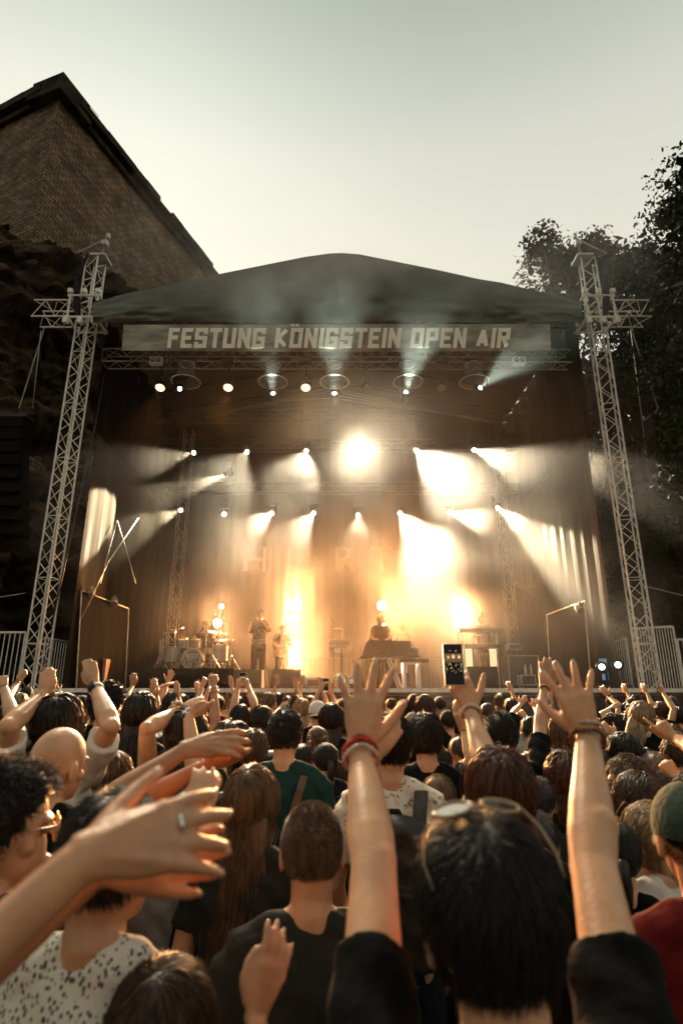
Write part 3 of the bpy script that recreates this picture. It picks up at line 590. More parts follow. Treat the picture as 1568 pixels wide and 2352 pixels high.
def floral_mat():
    m = bpy.data.materials.new('cream_cloth_leaf_print'); m.use_nodes = True; t = m.node_tree; b = t.nodes['Principled BSDF']; b.inputs['Roughness'].default_value = .85; N = t.nodes.new; Lk = t.links.new
    co = N('ShaderNodeTexCoord'); n = N('ShaderNodeTexNoise'); n.inputs['Scale'].default_value = 16; n.inputs['Detail'].default_value = 1.5; n.inputs['Distortion'].default_value = 1.8; Lk(co.outputs['Object'], n.inputs[0])
    r = N('ShaderNodeValToRGB'); e = r.color_ramp.elements; e[0].position = .57; e[0].color = (.72, .64, .50, 1); e[1].position = .62; e[1].color = (.20, .06, .04, 1)
    for p, c in ((.60, (.10, .05, .03)), (.66, (.72, .64, .50))): q = e.new(p); q.color = (*c, 1)
    Lk(n.outputs[0], r.inputs[0]); Lk(r.outputs[0], b.inputs['Base Color']); return m
CL['dots'] = spot_mat(); CL['floral'] = floral_mat()
POSE = dict(clap=((12, 4, -5, -13), (8, 13, 9), 'out'), open=((14, 4, -5, -16), (5, 8, 6), 'out'), wide=((20, 6, -8, -24), (3, 6, 5), 'out'), relaxed=((5, 1, -3, -7), (20, 24, 16), 'out'), soft=((8, 2, -3, -9), (10, 14, 10), 'in'), flat=((2, 0, -1, -3), (6, 7, 4), 'in'), fist=((0, 0, 0, 0), (85, 95, 60), 'fist'), grip=((3, 0, -2, -4), (38, 45, 25), 'out'), point=((3, -2, -3, -5), None, 'in'), peace=((9, -7, -3, -5), None, 'fist'))
def hand(mb, P, d, n, tside, pose, hs, info=None):
    d = d.normalized(); n = (n - d * n.dot(d)).normalized(); w = d.cross(n)
    if w.dot(tside) < 0: w = -w
    sp, cu, th = POSE[pose]; hs *= 1.0
    q = lambda a, b, c=0: P + d * (a * hs) + w * (b * hs) + n * (c * hs)
    mb.tube([q(-.012, 0), q(.02, .001), q(.045, .002), q(.07, .002), q(.092, .001), q(.1, 0)], [tuple(x * hs for x in r) for r in ((.026, .019), (.030, .0185), (.038, .018), (.0415, .016), (.0405, .0125), (.036, .008))], 14, up=w)
    mb.ell(q(.040, .022, -.008), (.018 * hs,) * 3, nu=8, nv=6)
    for off in (.0305, .0105, -.0098, -.029): mb.tube([q(.012, off * .35, .0158), q(.055, off * .75, .0150), q(.088 if off > -.02 else .08, off, .0105)], [.0030 * hs, .0036 * hs, .0045 * hs], 6)
    tips = []
    for k, (off, L, r0) in enumerate(((.0305, .075, .0104), (.0105, .083, .0106), (-.0098, .077, .0101), (-.029, .061, .0090))):
        a = R(sp[k]); f = (d * math.cos(a) + w * math.sin(a)).normalized(); p = q(.086 if k < 3 else .079, off, .001); pts = [p]; rs = [r0 * 1.08 * hs]; ang = 0
        cc = cu if cu else ((6, 8, 5) if (k == 0 or (k == 1 and pose == 'peace')) else (75, 90, 55))
        jit = 1 + .25 * math.sin(k * 2.1 + P.x * 37 + P.z * 11)
        for j, sg in enumerate((.47, .30, .23)):
            ang += R(cc[j] * jit); dd = f * math.cos(ang) - n * math.sin(ang); p2 = pts[-1] + dd * (L * sg * hs * 1.04)
            pts += [(pts[-1] + p2) / 2, p2]; rr = r0 * (1, .96, .90)[j]; rs += [rr * .95 * hs, rr * (1.0, .98, .8)[j] * hs]
        mb.tube(pts, rs, 9); mb.ell(pts[-1], (rs[-1] * .98,) * 3, nu=8, nv=6); mb.ell(q(.088 if k < 3 else .08, off, .004), (.0115 * hs, .0115 * hs, .0115 * hs), nu=8, nv=6); tips.append((pts[-1], (pts[-1] - pts[-2]).normalized(), rs[-1]))
    if th == 'fist': seq = [q(.03, .028, -.012), q(.06, .040, -.026), q(.082, .022, -.042), q(.088, 0, -.044)]
    elif th == 'in': seq = [q(.018, .022, -.010), q(.048, .046, -.020), q(.082, .050, -.022), q(.106, .046, -.020)]
    else: seq = [q(.015, .020, -.008), q(.042, .050, -.016), q(.070, .072, -.020), q(.094, .086, -.018)]
    mb.tube(seq, [x * hs for x in (.016, .0135, .0112, .0085)], 10); mb.ell(seq[-1], (.0088 * hs,) * 3, nu=8, nv=6)
    tips.append((seq[-1], (seq[-1] - seq[-2]).normalized(), .009 * hs))
    if info is not None: info['tips'] = tips; info['q'] = q; info['n'] = n; info['w'] = w; info['d'] = d
def solve(px, py, P0, L, sg):
    o = Vector((0, 0, CZ)); d = ray(px, py).normalized(); w = o - P0; b = w.dot(d); c = w.dot(w) - L * L; D = b * b - c
    t = -b + (sg * math.sqrt(D) if D > 0 else 0); return o + d * t
class Fig:
    """A standing figure. hx, hy: the head centre seen in the photo; w: apparent head width there."""
    def __init__(s, P, face=0, scale=None, tilt=0, pitch=0, body=None, build=1, floor=0):
        s.P = Vector(P); s.face = R(face); s.h = (s.P.z - floor) / 1.63; s.s = min(max(s.h, .86), 1.12) if scale is None else scale
        s.Rb = Matrix.Rotation(-R(body if body is not None else face * .4), 3, 'Z'); s.Rh = Matrix.Rotation(-s.face, 3, 'Z') @ Matrix.Rotation(R(tilt), 3, 'Y') @ Matrix.Rotation(R(pitch), 3, 'X')
        s.build = build; s.base = Vector((s.P.x, s.P.y, floor)) + s.Rb @ V3(0, -.03 * s.s, 0); s.legk = (s.P.z - floor - 1.63 * s.s + .9 * s.s) / (.9 * s.s)
        s.zo = s.P.z - floor - 1.63 * s.s; s.inf = {}
    def b(s, x, y, z):                        # body point; below the hips the legs take up the difference in height
        z = z * s.s + s.zo if z > .9 else z * s.s * s.legk
        return s.base + s.Rb @ V3(x * s.s, y * s.s, 0) + V3(0, 0, z)
    def hp(s, x, y, z, k=1.0): return s.P + s.Rh @ (V3(x, y, z) * s.s * k)
    def head(s, mb):
        k = s.s; E = lambda c, r, nu=18, nv=12: mb.ell(s.hp(*c), tuple(x * k for x in r), s.Rh, nu, nv)
        E((0, -.012, .024), (.077, .097, .098), 24, 16); E((0, .024, -.045), (.057, .066, .074)); E((0, .060, -.096), (.026, .023, .020)); E((0, .080, .018), (.046, .017, .012)); E((0, .093, -.066), (.022, .012, .008), 10, 8)
        mb.tube([s.hp(0, .088, .008), s.hp(0, .108, -.018), s.hp(0, .112, -.034)], [.008 * k, .011 * k, .014 * k], 8)
        for a in (-1, 1):
            E((a * .080, -.010, -.012), (.008, .020, .033), 10, 8); E((a * .074, -.002, -.020), (.012, .012, .018), 8, 6); E((a * .05, .045, -.03), (.02, .02, .02), 8, 6)
        mb.tube([s.hp(0, -.025, -.02), s.hp(0, -.030, -.10), s.b(0, -.012, 1.50), s.b(0, -.006, 1.42)], [(.056 * k, .062 * k), (.054 * k, .058 * k), (.058 * k, .060 * k), (.078 * k, .07 * k)], 16, up=s.Rh @ V3(1, 0, 0))
    def torso(s, mb, g=0.0, zlo=.86, neck=True):
        w = s.build; prof = [(.84, .150, .105), (.92, .166, .118), (1.0, .160, .112), (1.1, .142 * w, .100), (1.2, .152 * w, .108), (1.3, .168 * w, .116), (1.37, .172 * w, .112), (1.41, .160 * w, .098), (1.447, .125 * w, .078), (1.480, .072, .062)]
        prof = [p for p in prof if p[0] >= zlo]; pts = [s.b(0, 0, z) for z, _, _ in prof]
        mb.tube(pts, [((rx + g) * s.s, (ry + g) * s.s) for _, rx, ry in prof], 24, up=s.Rb @ V3(1, 0, 0))
        if g < .02:
            for a in (-1, 1): mb.tube([s.b(a * .03, -.022, 1.505 - g), s.b(a * .07, -.022, 1.468), s.b(a * .12 * w, -.012, 1.43), s.b(a * .165 * w, -.005, 1.402)], [(x + g) * s.s for x in (.026, .042, .046, .046)], 12)
    def sh(s, side, up=0): return s.b(side * (.165 if not up else .158) * s.build, -.005, 1.405 + .045 * up)
    def legs(s, mb, g=0.0, shoes=False):
        for a in (-1, 1): mb.tube([s.b(a * .075, 0, .92), s.b(a * .09, .005, .75), s.b(a * .095, .012, .5), s.b(a * .1, -.008, .32), s.b(a * .1, -.01, .09)], [(x + g) * s.s for x in (.088, .080, .057, .052, .038)], 12)
def arm_path(fig, side, el, wr, gap=0):
    return None
NAILM = mat('black_nail_polish', (.01, .01, .012), .15, coat=1)
BANDS = dict(cord=(.010, mat('black_cord', (.012, .01, .009), .7)), red=(.016, mat('red_braid', (.42, .03, .012), .7, var=.6, scale=90)), bead=(.012, mat('pale_beads', (.55, .42, .32), .3, var=.3, scale=120)), gold=(.006, mat('gold_chain', (.75, .5, .25), .3, .9)), brown=(.012, mat('brown_braid', (.13, .07, .04), .8, var=.7, scale=90)), scrunchie=(.036, mat('satin_scrunchie', (.50, .40, .30), .35, var=.3, scale=30, bump=.8, bscale=60)), strap=(.024, mat('pink_watch_strap', (.66, .47, .38), .5)))
def person(label, P, floor=0, face=0, tilt=0, pitch=0, shirt='black', hair=None, hc='dark', skin=0, arms=(), vox=None, group=None, build=1, body=None, scale=None, sleeve=.55, extras=(), hlen=.4, nstr=None, eyes=False, trousers='denim', hk=1.0, name='person', rhand=(), hseed=None):
    f = Fig(P, face, scale, tilt, pitch, body, build, floor); t = thing(name, label, 'person', f.base, group); off = f.base
    Y = max(.5, (P - Vector((0, 0, CZ))).length); vox = vox or min(.0095, max(.0042, .0022 * Y)); sk = SK[skin]
    mb = MB(); f.head(mb); f.torso(mb); f.legs(mb); sleeves = []; deco = []
    for side in (-1, 1):
        A = next((a for a in arms if a['side'] == side), None)
        if A is None:                         # arm hanging
            S0 = f.sh(side); E0 = f.b(side * .215 * build, -.03, 1.13); W0 = f.b(side * .21, .06, .90); d0 = (W0 - E0); hd = V3(0, .2, -1); ns = f.Rb @ V3(side, 0, 0); ps = 'relaxed'; hs = f.s; ts = f.Rb @ V3(0, 1, 0)
        else:
            S0 = f.sh(side, 1); k = f.s * A.get('k', 1); e, w_ = A['e'], A['w']
            E0 = e if isinstance(e, Vector) else solve(e[0], e[1], S0, .30 * k, e[2] if len(e) > 2 else 1)
            W0 = w_ if isinstance(w_, Vector) else solve(w_[0], w_[1], E0, .265 * k, w_[2] if len(w_) > 2 else 1)
            tp = A['t']; T0 = tp if isinstance(tp, Vector) else at(tp[0], tp[1], W0.y + (tp[2] if len(tp) > 2 else .02)); hd = T0 - W0; hs = A.get('hs') or min(1.25, max(.8, hd.length / .182)) * 1.0
            n_ = (Vector((0, 0, CZ)) - T0).normalized(); n_ = n_ - hd.normalized() * n_.dot(hd.normalized()); ns = Quaternion(hd.normalized(), R(A.get('roll', 0))) @ n_.normalized(); ps = A.get('pose', 'open'); ts = V3(A.get('th', -side), 0, 0)
            ts = Quaternion(hd.normalized(), R(A.get('roll', 0))) @ ts
        am = (S0 + E0) / 2; u = (E0 - S0).normalized(); fa = (W0 - E0).normalized(); q = f.s
        ak = (A or {}).get('thick', 1)
        mb.tube([S0 - u * .02 - (f.Rb @ V3(side, 0, 0)) * .03 * q, S0 + u * .05 * q, S0.lerp(E0, .5), S0.lerp(E0, .85), E0, E0 + fa * .05 * q, E0.lerp(W0, .38), E0.lerp(W0, .7), W0 - fa * .01], [x * q * ak for x in (.056, .050, .043, .038, .037, .0405, .038, .029)] + [(.025 * q * ak, .022 * q * ak)], 16)
        bd = (u - fa); bd = bd.normalized() if bd.length > .15 else Vector((0, 0, 0)); mb.ell(E0 + bd * .010 * q, (.031 * q,) * 3, nu=10, nv=8); mb.ell(E0 + fa * .07 * q - bd * .010 * q, (.036 * q, .036 * q, .036 * q), nu=12, nv=8)
        info = {}; hand(mb, W0, hd, ns, ts, ps, hs, info)
        if A is not None or side: sleeves.append((side, S0, E0, u)); f.inf[side] = dict(info, W=W0, E=E0, fa=fa, hs=hs, S=S0)
        if A:
            if A.get('nails') or (Y < 2.0 and not A.get('k2')):
                for tp_, dd, r in info['tips']:
                    m = MB() 
                    nn_ = info['n'] - dd * info['n'].dot(dd); nn_ = nn_.normalized() if nn_.length > .2 else info['n']; rot = Matrix((dd.cross(nn_), dd, nn_)).transposed()
                    if A.get('nails'): m.ell(tp_ + nn_ * r * .55 + dd * r * .3, (r * .75, r * .75, r * .75), nu=8, nv=6)
                    else: m.ell(tp_ + nn_ * r * .72 - dd * r * .25, (r * .66, r * .95, r * .34), rot, 10, 6)
                    deco.append(('nail_polish', m, NAILM) if A.get('nails') else ('nail', m, mat('finger_nail', (.66, .42, .30), .25, coat=.5)))
            for k2, (bt, fr) in enumerate(A.get('bands', ())):
                wd, bm = BANDS[bt]; m = MB(); c = W0 - fa * (fr * q); r0 = (.027 + .012 * min(1, fr / .12)) * q * ak; up = info['w'] - fa * info['w'].dot(fa); up.normalize(); vv = fa.cross(up)
                N = 22 if Y < 2 else 12; RR = wd * .36
                rough = bt in ('red', 'bead', 'brown', 'scrunchie')
                ring = [c + (up * math.cos(a) + vv * math.sin(a)) * (r0 * (1.12 if bt != 'scrunchie' else 1.35)) + fa * (.003 * math.sin(3 * a)) for a in [2 * math.pi * i / (N * 2) for i in range(N * 2 + 1)]]
                m.tube(ring, [(RR * (1.35 if (rough and i % 2) else .8), RR * (1.25 if (rough and i % 2) else .8)) for i in range(len(ring))], 6, caps=False)
                deco.append(('wristband', m, bm))
            if A.get('watch'):
                m = MB(); c = W0 - fa * .03; nn = -ray(784, 1400); nn = (nn - fa * nn.dot(fa)).normalized(); ww = fa.cross(nn); rot = Matrix((ww, fa, nn)).transposed()
                m.box(c + nn * .027 * q, (.034, .038, .012), rot); deco.append(('watch_case', m, M['black'])); m = MB(); m.tube([c + (nn * math.cos(a) + ww * math.sin(a)) * .028 * q for a in [2 * math.pi * i / 20 for i in range(21)]], [(.011, .003)] * 21, 6, caps=False, up=fa); deco.append(('watch_strap', m, mat('white_strap', (.7, .66, .58), .5)))
    bme = remesh(mb, vox, 2 if vox > .006 else 3, .5, off); link('body', bme, sk, t)
    sb = MB(); f.torso(sb, .013, 0.84)
    for side, S0, E0, u in sleeves:
        fr = sleeve; out = (f.Rb @ V3(side, 0, 0)); q = f.s
        if fr > .05: sb.tube([S0 - out * .06 * q - u * .02, S0 + u * .03, S0.lerp(E0, fr * .6), S0.lerp(E0, fr)], [x * q for x in (.070, .064, .062, .062)], 16)
    link('shirt' if shirt != 'hoodie' else 'hoodie', remesh(sb, max(vox, .007), 3, .5, off, 'shirt', disp=(.0048, 22)), CL[shirt], t)
    tb = MB(); f.legs(tb, .013); tb.tube([f.b(0, 0, .80), f.b(0, 0, .90), f.b(0, 0, 1.0)], [(.165 * f.s, .115 * f.s), (.180 * f.s, .130 * f.s), (.170 * f.s, .122 * f.s)], 16, up=f.Rb @ V3(1, 0, 0))
    link('trousers', remesh(tb, .014, 2, .5, off, 'trousers'), CL[trousers], t)
    for a in (-1, 1):
        m = MB(); c = f.b(a * .1, .055, .04); m.ell(c, (.045 * f.s, .125 * f.s, .042 * f.s), f.Rb, 12, 8); m.box(f.b(a * .1, .05, .012), (.085, .25, .022), f.Rb); m.build('shoe', M['blackm'], t, smooth=True)
    for nm, m, mt in deco: m.build(nm, mt, t, smooth=True)
    if hair: make_hair(f, t, hair, HC[hc], hlen, int((nstr or min(2600, max(300, 3200 / Y ** 1.1))) * (2.0 if Y < 2.2 else 1.4)), Y, hk, hseed)
    if eyes:
        m = MB()
        for a in (-1, 1): m.ell(f.hp(a * .031, .081, .0), (.012 * f.s,) * 3, nu=10, nv=8)
        m.build('eyes', mat('eye', (.25, .2, .16), .1), t, smooth=True)
    for e in extras: e(f, t)
    return t, f
def make_hair(f, t, style, hmat, L, n, Y, hk, seed=None):
    rr = np.random.default_rng(int(abs(f.P.x) * 1000 + f.P.y * 77) if seed is None else seed); m = MB(); k = f.s * hk
    c0 = np.array((0, -.012, .024)); short = style in ('short', 'buzz', 'crop', 'curlyshort'); thick = dict(short=.012, buzz=.003, crop=.009, curlyshort=.026, long=.014, bob=.020, bun=.010, curly=.034, pony=.010, wavy=.020)[style]
    rad = np.array((.078, .098, .099)) + thick
    def hl(p): y = p[1]; return np.interp(y, [-.10, -.03, .02, .06, .10], [-.085 if short else -.11, -.055, -.0, .06, .085]) if style not in ('long', 'curly', 'bob', 'wavy') else np.interp(y, [-.10, .02, .055, .10], [-.12, -.09, .04, .082])
    nu, nv = 30, 22; vs_ = []; 
    for j in range(nv + 1):
        b = -math.pi / 2 + math.pi * j / nv
        for i in range(nu):
            a = 2 * math.pi * i / nu; u = np.array((math.cos(a) * math.cos(b), math.sin(a) * math.cos(b), math.sin(b)))
            q = 1 + (.05 if thick > .008 else .01) * noise.noise(Vector(u * 3.1) + f.P * 3); p = c0 + rad * u * q * (.925 if thick > .008 else .985)
            if u[2] < -.2: p[0] *= 1 - .18 * min(1, (-u[2] - .2) * 2)
            vs_.append(p)
    fs = []
    for j in range(nv):
        for i in range(nu):
            q = (j * nu + i, j * nu + (i + 1) % nu, (j + 1) * nu + (i + 1) % nu, (j + 1) * nu + i); c = sum(vs_[x] for x in q) / 4
            if c[2] > hl(c): fs.append(q)
    tr = lambda p: f.hp(p[0], p[1], p[2], hk)
    m.add([list(tr(p)) for p in vs_], fs)
    if style in ('long', 'curly', 'wavy', 'bob'):
        Lb = L if style != 'bob' else min(L, .14); m.tube([tr(p) for p in ((0, -.035, .02), (0, -.050, -.06), (0, -.075, -.13), (0, -.095, -.13 - Lb * .45), (0, -.105, -.10 - Lb))], [(a * k, b_ * k) for a, b_ in ((.080, .055), (.086, .058), (.088, .040), (.080, .028), (.055, .014))], 18, up=f.Rh @ V3(1, 0, 0))
    K_ = np.array((.01, -.38, .92)); K_ /= np.linalg.norm(K_)
    u = rr.normal(size=(n * 3, 3)); u /= np.linalg.norm(u, axis=1)[:, None]; P = c0 + rad * .985 * u
    keep = P[:, 2] > np.array([hl(p) for p in P]) + .002; u = u[keep][:n]; P = P[keep][:n]; n = len(P)
    fl = u - K_ * 1.0; fl -= u * (fl * u).sum(1)[:, None]; fl /= np.linalg.norm(fl, axis=1)[:, None] + 1e-6
    seg = 4 if short else (16 if style in ('long', 'wavy', 'curly') else 10); rng = rr.uniform(.75, 1.1, (n, 1))
    ln = {'short': .030, 'buzz': .007, 'crop': .011, 'curlyshort': .03, 'long': L, 'curly': L * .8, 'wavy': L * .9, 'bob': .15, 'bun': .10, 'pony': .10}[style] * rng
    if style in ('long', 'wavy', 'curly'): ln = ln + .12 * (P[:, 2:3] > .02)
    path = [P]; d = fl * (1.0 if style not in ('buzz', 'crop') else .55) + u * {'short': .20, 'buzz': 1.2, 'crop': .5, 'curlyshort': .8}.get(style, .10) + rr.normal(size=(n, 3)) * {'short': .16, 'buzz': .15, 'crop': .18, 'curlyshort': .8, 'curly': .35, 'wavy': .12}.get(style, .05)
    bunp = np.array((0, -.115, .045 if style == 'bun' else .02)); jit = rr.normal(size=(n, 3)) * .004
    cl_ = np.stack([np.sin(P @ np.array(v_) * 55 + i_) for i_, v_ in enumerate(((1, .3, .5), (.2, 1, -.4), (-.5, .6, 1)))], 1); d = d + cl_ * (.08 if short else .03); fly = rr.random((n, 1)) < .035
    d = d + fly * rr.normal(size=(n, 3)) * .35
    for s_ in range(seg):
        d = d + cl_ * .012 + rr.normal(size=(n, 3)) * (.02 if short else .05)
        d /= np.linalg.norm(d, axis=1)[:, None] + 1e-9; p = path[-1] + d * ln / seg
        if not short:
            if style in ('bun', 'pony'):
                v = bunp - p; d = d * .35 + v / (np.linalg.norm(v, axis=1)[:, None] + 1e-6) * .8
            else: d = d * .55 + np.array((0, 0, -1)) * .5
            if style in ('curly', 'wavy'):
                ph = s_ * 1.9 + P[:, :1] * 90; d = d + np.concatenate([np.sin(ph), np.cos(ph) * .6, 0 * ph], 1) * (.55 if style == 'curly' else .22)
            e = (p - c0) / (rad * 1.0); r = np.linalg.norm(e, axis=1); ins = r < 1; p[ins] = (c0 + e[ins] / r[ins][:, None] * rad * 1.005)
            low = p[:, 2] < -.10; e = (p - c0) / rad; r = np.linalg.norm(e, axis=1); out = (r > 1.04) & (p[:, 2] > -.08)
            p[out] = c0 + e[out] / r[out][:, None] * rad * (1.035 + .02 * np.abs(jit[out][:, 1:2]) / .004 * (1 + 2 * fly[out]))
            if style in ('long', 'curly', 'wavy'):
                lim = -.078 - .030 * np.clip((-.10 - p[:, 2]) / .25, 0, 1) - np.abs(jit[:, 0]) * 3 - .035 * (1 - np.clip((np.abs(p[:, 0]) - .03) / .06, 0, 1)); p[:, 1] = np.where(low, np.minimum(p[:, 1], lim * .55 + p[:, 1] * .45), p[:, 1]); xm = (.090 if style != 'curly' else .12) + np.abs(jit[:, 1]) * 3; p[:, 0] = np.where(p[:, 2] < -.08, np.sign(p[:, 0]) * np.minimum(np.abs(p[:, 0]), xm), p[:, 0])
        else: d = d + np.array((0, 0, -.12)) * (style == 'short') + (rr.normal(size=(n, 3)) * .5 if style == 'curlyshort' else 0)
        path.append(p)
    A = np.stack(path, 1); w = max(.0006, .00050 * Y) * (.8 if short else 1) * (1.4 if Y > 3 else 1); S1 = A.shape[1]
    pr_ = rr.normal(size=(n, 1, 3)); tg = np.gradient(A, axis=1); a1 = np.cross(tg, pr_); a1 /= np.linalg.norm(a1, axis=2)[:, :, None] + 1e-9; a2 = np.cross(tg, a1); a2 /= np.linalg.norm(a2, axis=2)[:, :, None] + 1e-9
    tap = np.linspace(1, .35, S1)[None, :, None] * w * (1 + .5 * rr.random((n, 1, 1)))
    ring = np.stack([A + a1 * tap, A + (-.5 * a1 + .87 * a2) * tap, A + (-.5 * a1 - .87 * a2) * tap], 2).reshape(-1, 3)
    Rm = np.array(f.Rh) ; wv = ring * k @ Rm.T + np.array(f.P)
    i0 = (np.arange(n)[:, None] * S1 + np.arange(S1 - 1)[None]).reshape(-1) * 3
    F_ = np.concatenate([np.stack([i0 + a, i0 + (a + 1) % 3, i0 + 3 + (a + 1) % 3, i0 + 3 + a], 1) for a in range(3)]).tolist()
    m.add(wv, F_)
    if style == 'bun':
        for q in range(3):
            c = f.hp(0, -.125, .045, hk); m.ell(c + f.Rh @ V3(.012 * (q - 1), -.008 * q, .01 * (q % 2)), (.038 * k, .030 * k, .034 * k), f.Rh, 14, 10)
        for q in range(160):
            dv = rr.normal(size=3); dv /= np.linalg.norm(dv); p0 = np.array((0, -.128, .045)) + dv * .034; tgd = np.cross(dv, rr.normal(size=3)); tgd /= np.linalg.norm(tgd)
            m.tube([f.hp(*p0, hk), f.hp(*(p0 + tgd * .02 + dv * .003), hk), f.hp(*(p0 + tgd * .035 + dv * (.012 if q % 4 else .035)), hk)], w * 1.3, 3, caps=False)
    if style == 'pony': m.tube([f.hp(*p, hk) for p in ((0, -.10, .02), (0, -.135, .0), (0, -.14, -.08), (0, -.125, -.22))], [.012 * k, .024 * k, .026 * k, .008 * k], 10)
    m.build('hair', hmat, t, smooth=True)
# wearables
def cap(col, back=True, mesh=False):
    def g(f, t):
        m = MB(); v = []; nu, nv = 28, 10; k = f.s
        for j in range(nv + 1):
            b = math.pi / 2 * j / nv - .12
            for i in range(nu): a = 2 * math.pi * i / nu; v.append(f.hp(.090 * math.cos(a) * math.cos(b), -.012 + .108 * math.sin(a) * math.cos(b), .022 + .108 * math.sin(b)))
        m.add([list(q) for q in v], [(j * nu + i, j * nu + (i + 1) % nu, (j + 1) * nu + (i + 1) % nu, (j + 1) * nu + i) for j in range(nv) for i in range(nu)])
        m.ell(f.hp(0, -.012, .130), (.008 * k,) * 3, nu=8, nv=6); c = m.build('cap', col, t, smooth=True)
        m = MB(); y0 = 1 if not back else -1; rr_ = []
        for s_ in (0, 1):
            rr_.append([f.hp(.075 * math.sin(a) * (1 + .05 * s_), y0 * (-.0 + (.095 + s_ * .065) * math.cos(a)) - .008, .012 - .02 * s_ - .015 * math.sin(a) ** 2) for a in np.linspace(-1.3, 1.3, 14)])
        pts = rr_[0] + rr_[1]; m.add([list(q) for q in pts] + [[q.x, q.y, q.z - .004] for q in pts], [(i, i + 1, 15 + i, 14 + i) for i in range(13)] + [(42 + i, 43 + i, 29 + i, 28 + i) for i in range(13)]); m.build('cap_brim', col, t, smooth=True)
    return g
def glasses(f, t, top=False, matl=None):
    m = MB(); k = f.s
    for a in (-1, 1):
        m.tube([f.hp(a * .033 + .025 * math.cos(q), .106, .002 + .022 * math.sin(q)) for q in [2 * math.pi * i / 20 for i in range(21)]], .0018, 5, caps=False)
        m.tube([f.hp(a * .060, .104, .008), f.hp(a * .078, .04, .006), f.hp(a * .086, -.01, .0), f.hp(a * .084, -.03, -.01)], .0022, 5)
    m.tube([f.hp(-.008, .107, .006), f.hp(.008, .107, .006)], .0018, 5); m.build('glasses', matl or mat('brass_frames', (.55, .35, .2), .3, .8), t, smooth=True)
def sunglasses_up(f, t):
    g = MB(); gl = MB()
    for a in (-1, 1):
        rim = [f.hp(a * .034 + .027 * math.cos(q), -.006 + .017 * math.sin(q), .1385 - .001 * a * math.cos(q) * 4 + .005 * math.sin(q)) for q in [2 * math.pi * i / 22 for i in range(22)]]
        g.tube(rim + rim[:1], .0026, 6, caps=False); c = sum(rim, Vector()) / 22; gl.add([list(c)] + [list(p) for p in rim], [(0, 1 + i, 1 + (i + 1) % 22) for i in range(22)])
        g.tube([f.hp(a * .060, -.004, .136), f.hp(a * .080, -.02, .112), f.hp(a * .088, -.045, .085), f.hp(a * .084, -.07, .062)], [(.0026, .0014)] * 4, 6)
    g.tube([f.hp(-.008, -.004, .139), f.hp(.008, -.004, .139)], .003, 5); o = g.build('sunglasses', mat('tortoise_frame', (.30, .18, .08), .12, .4, coat=1), t, smooth=True); gl.build('sunglass_lens', mat('mirror_lens', (.6, .55, .45), .05, 1), o)
def backpack(f, t):
    m = MB(); m.box(f.b(0, -.215, 1.16), (.30, .17, .44), f.Rb, .88); m.ell(f.b(0, -.21, 1.37), (.145, .09, .05), f.Rb); m.box(f.b(0, -.31, 1.08), (.24, .05, .24), f.Rb, .94)
    o = link('backpack', remesh(m, .008, 6, .5, f.base, 'backpack', disp=(.004, 22)), mat('black_nylon', (.017, .016, .014), .6, bump=.4, var=.3, scale=6), t)
    for a in (-1, 1):
        m = MB(); m.tube([f.b(a * .10, -.19, 1.34), f.b(a * .115, -.10, 1.475), f.b(a * .12, .03, 1.47), f.b(a * .13, .115, 1.36)], [(.028, .006)] * 4, 8, up=f.Rb @ V3(1, 0, 0)); m.build('backpack_strap', mat('grey_webbing', (.05, .047, .042), .8, var=.2, scale=30), t, smooth=True)
    m = MB(); m.tube([f.b(-.05, -.20, 1.39), f.b(-.03, -.205, 1.425), f.b(.03, -.205, 1.425), f.b(.05, -.20, 1.39)], .010, 6); m.build('carry_handle', M['blackm'], t, smooth=True)
    for a in (-.012, .014):
        m = MB(); m.box(f.b(a, -.315, 1.225), (.006, .004, .034), f.Rb @ Matrix.Rotation(a * 8, 3, 'Y')); m.build('zip_pull', mat('zip_metal', (.6, .5, .35), .3, .9), t)
def strap_bag(f, t):
    m = MB(); m.tube([f.b(-.02, -.135, 1.05), f.b(.05, -.142, 1.25), f.b(.095, -.125, 1.40), f.b(.112, -.05, 1.470), f.b(.10, .06, 1.45)], [(.019, .004)] * 5, 8, up=f.Rb @ V3(1, 0, 0)); m.build('bag_strap', mat('brown_strap', (.10, .06, .035), .7), t)
def ringg(f, t):
    i = f.inf[1]; q = i['q']; m = MB(); c = q(.105, .0095, 0); m.tube([c + (i['w'] * math.cos(a) + i['n'] * math.sin(a)) * .0108 for a in [2 * math.pi * k / 16 for k in range(17)]], .003, 5, caps=False); m.build('ring', mat('silver', (.8, .78, .72), .2, 1), t)
def clip(f, t):
    m = MB(); 
    for k in range(5): m.tube([f.hp(-.018, -.128, .02 - k * .014), f.hp(0, -.140, .022 - k * .014), f.hp(.018, -.128, .02 - k * .014)], .004, 5)
    m.tube([f.hp(0, -.138, .03), f.hp(0, -.142, -.05)], .006, 6); m.build('hair_clip', mat('pearl_clip', (.72, .68, .60), .25), t, smooth=True)
def hp_(px, py, w):                            # head centre from its place and apparent width in the photo
    Y = .172 * F / (w * .965); p = at(px, py, Y); return p
def A(side, e, w, t, pose='open', **k): return dict(side=side, e=e, w=w, t=t, pose=pose, **k)
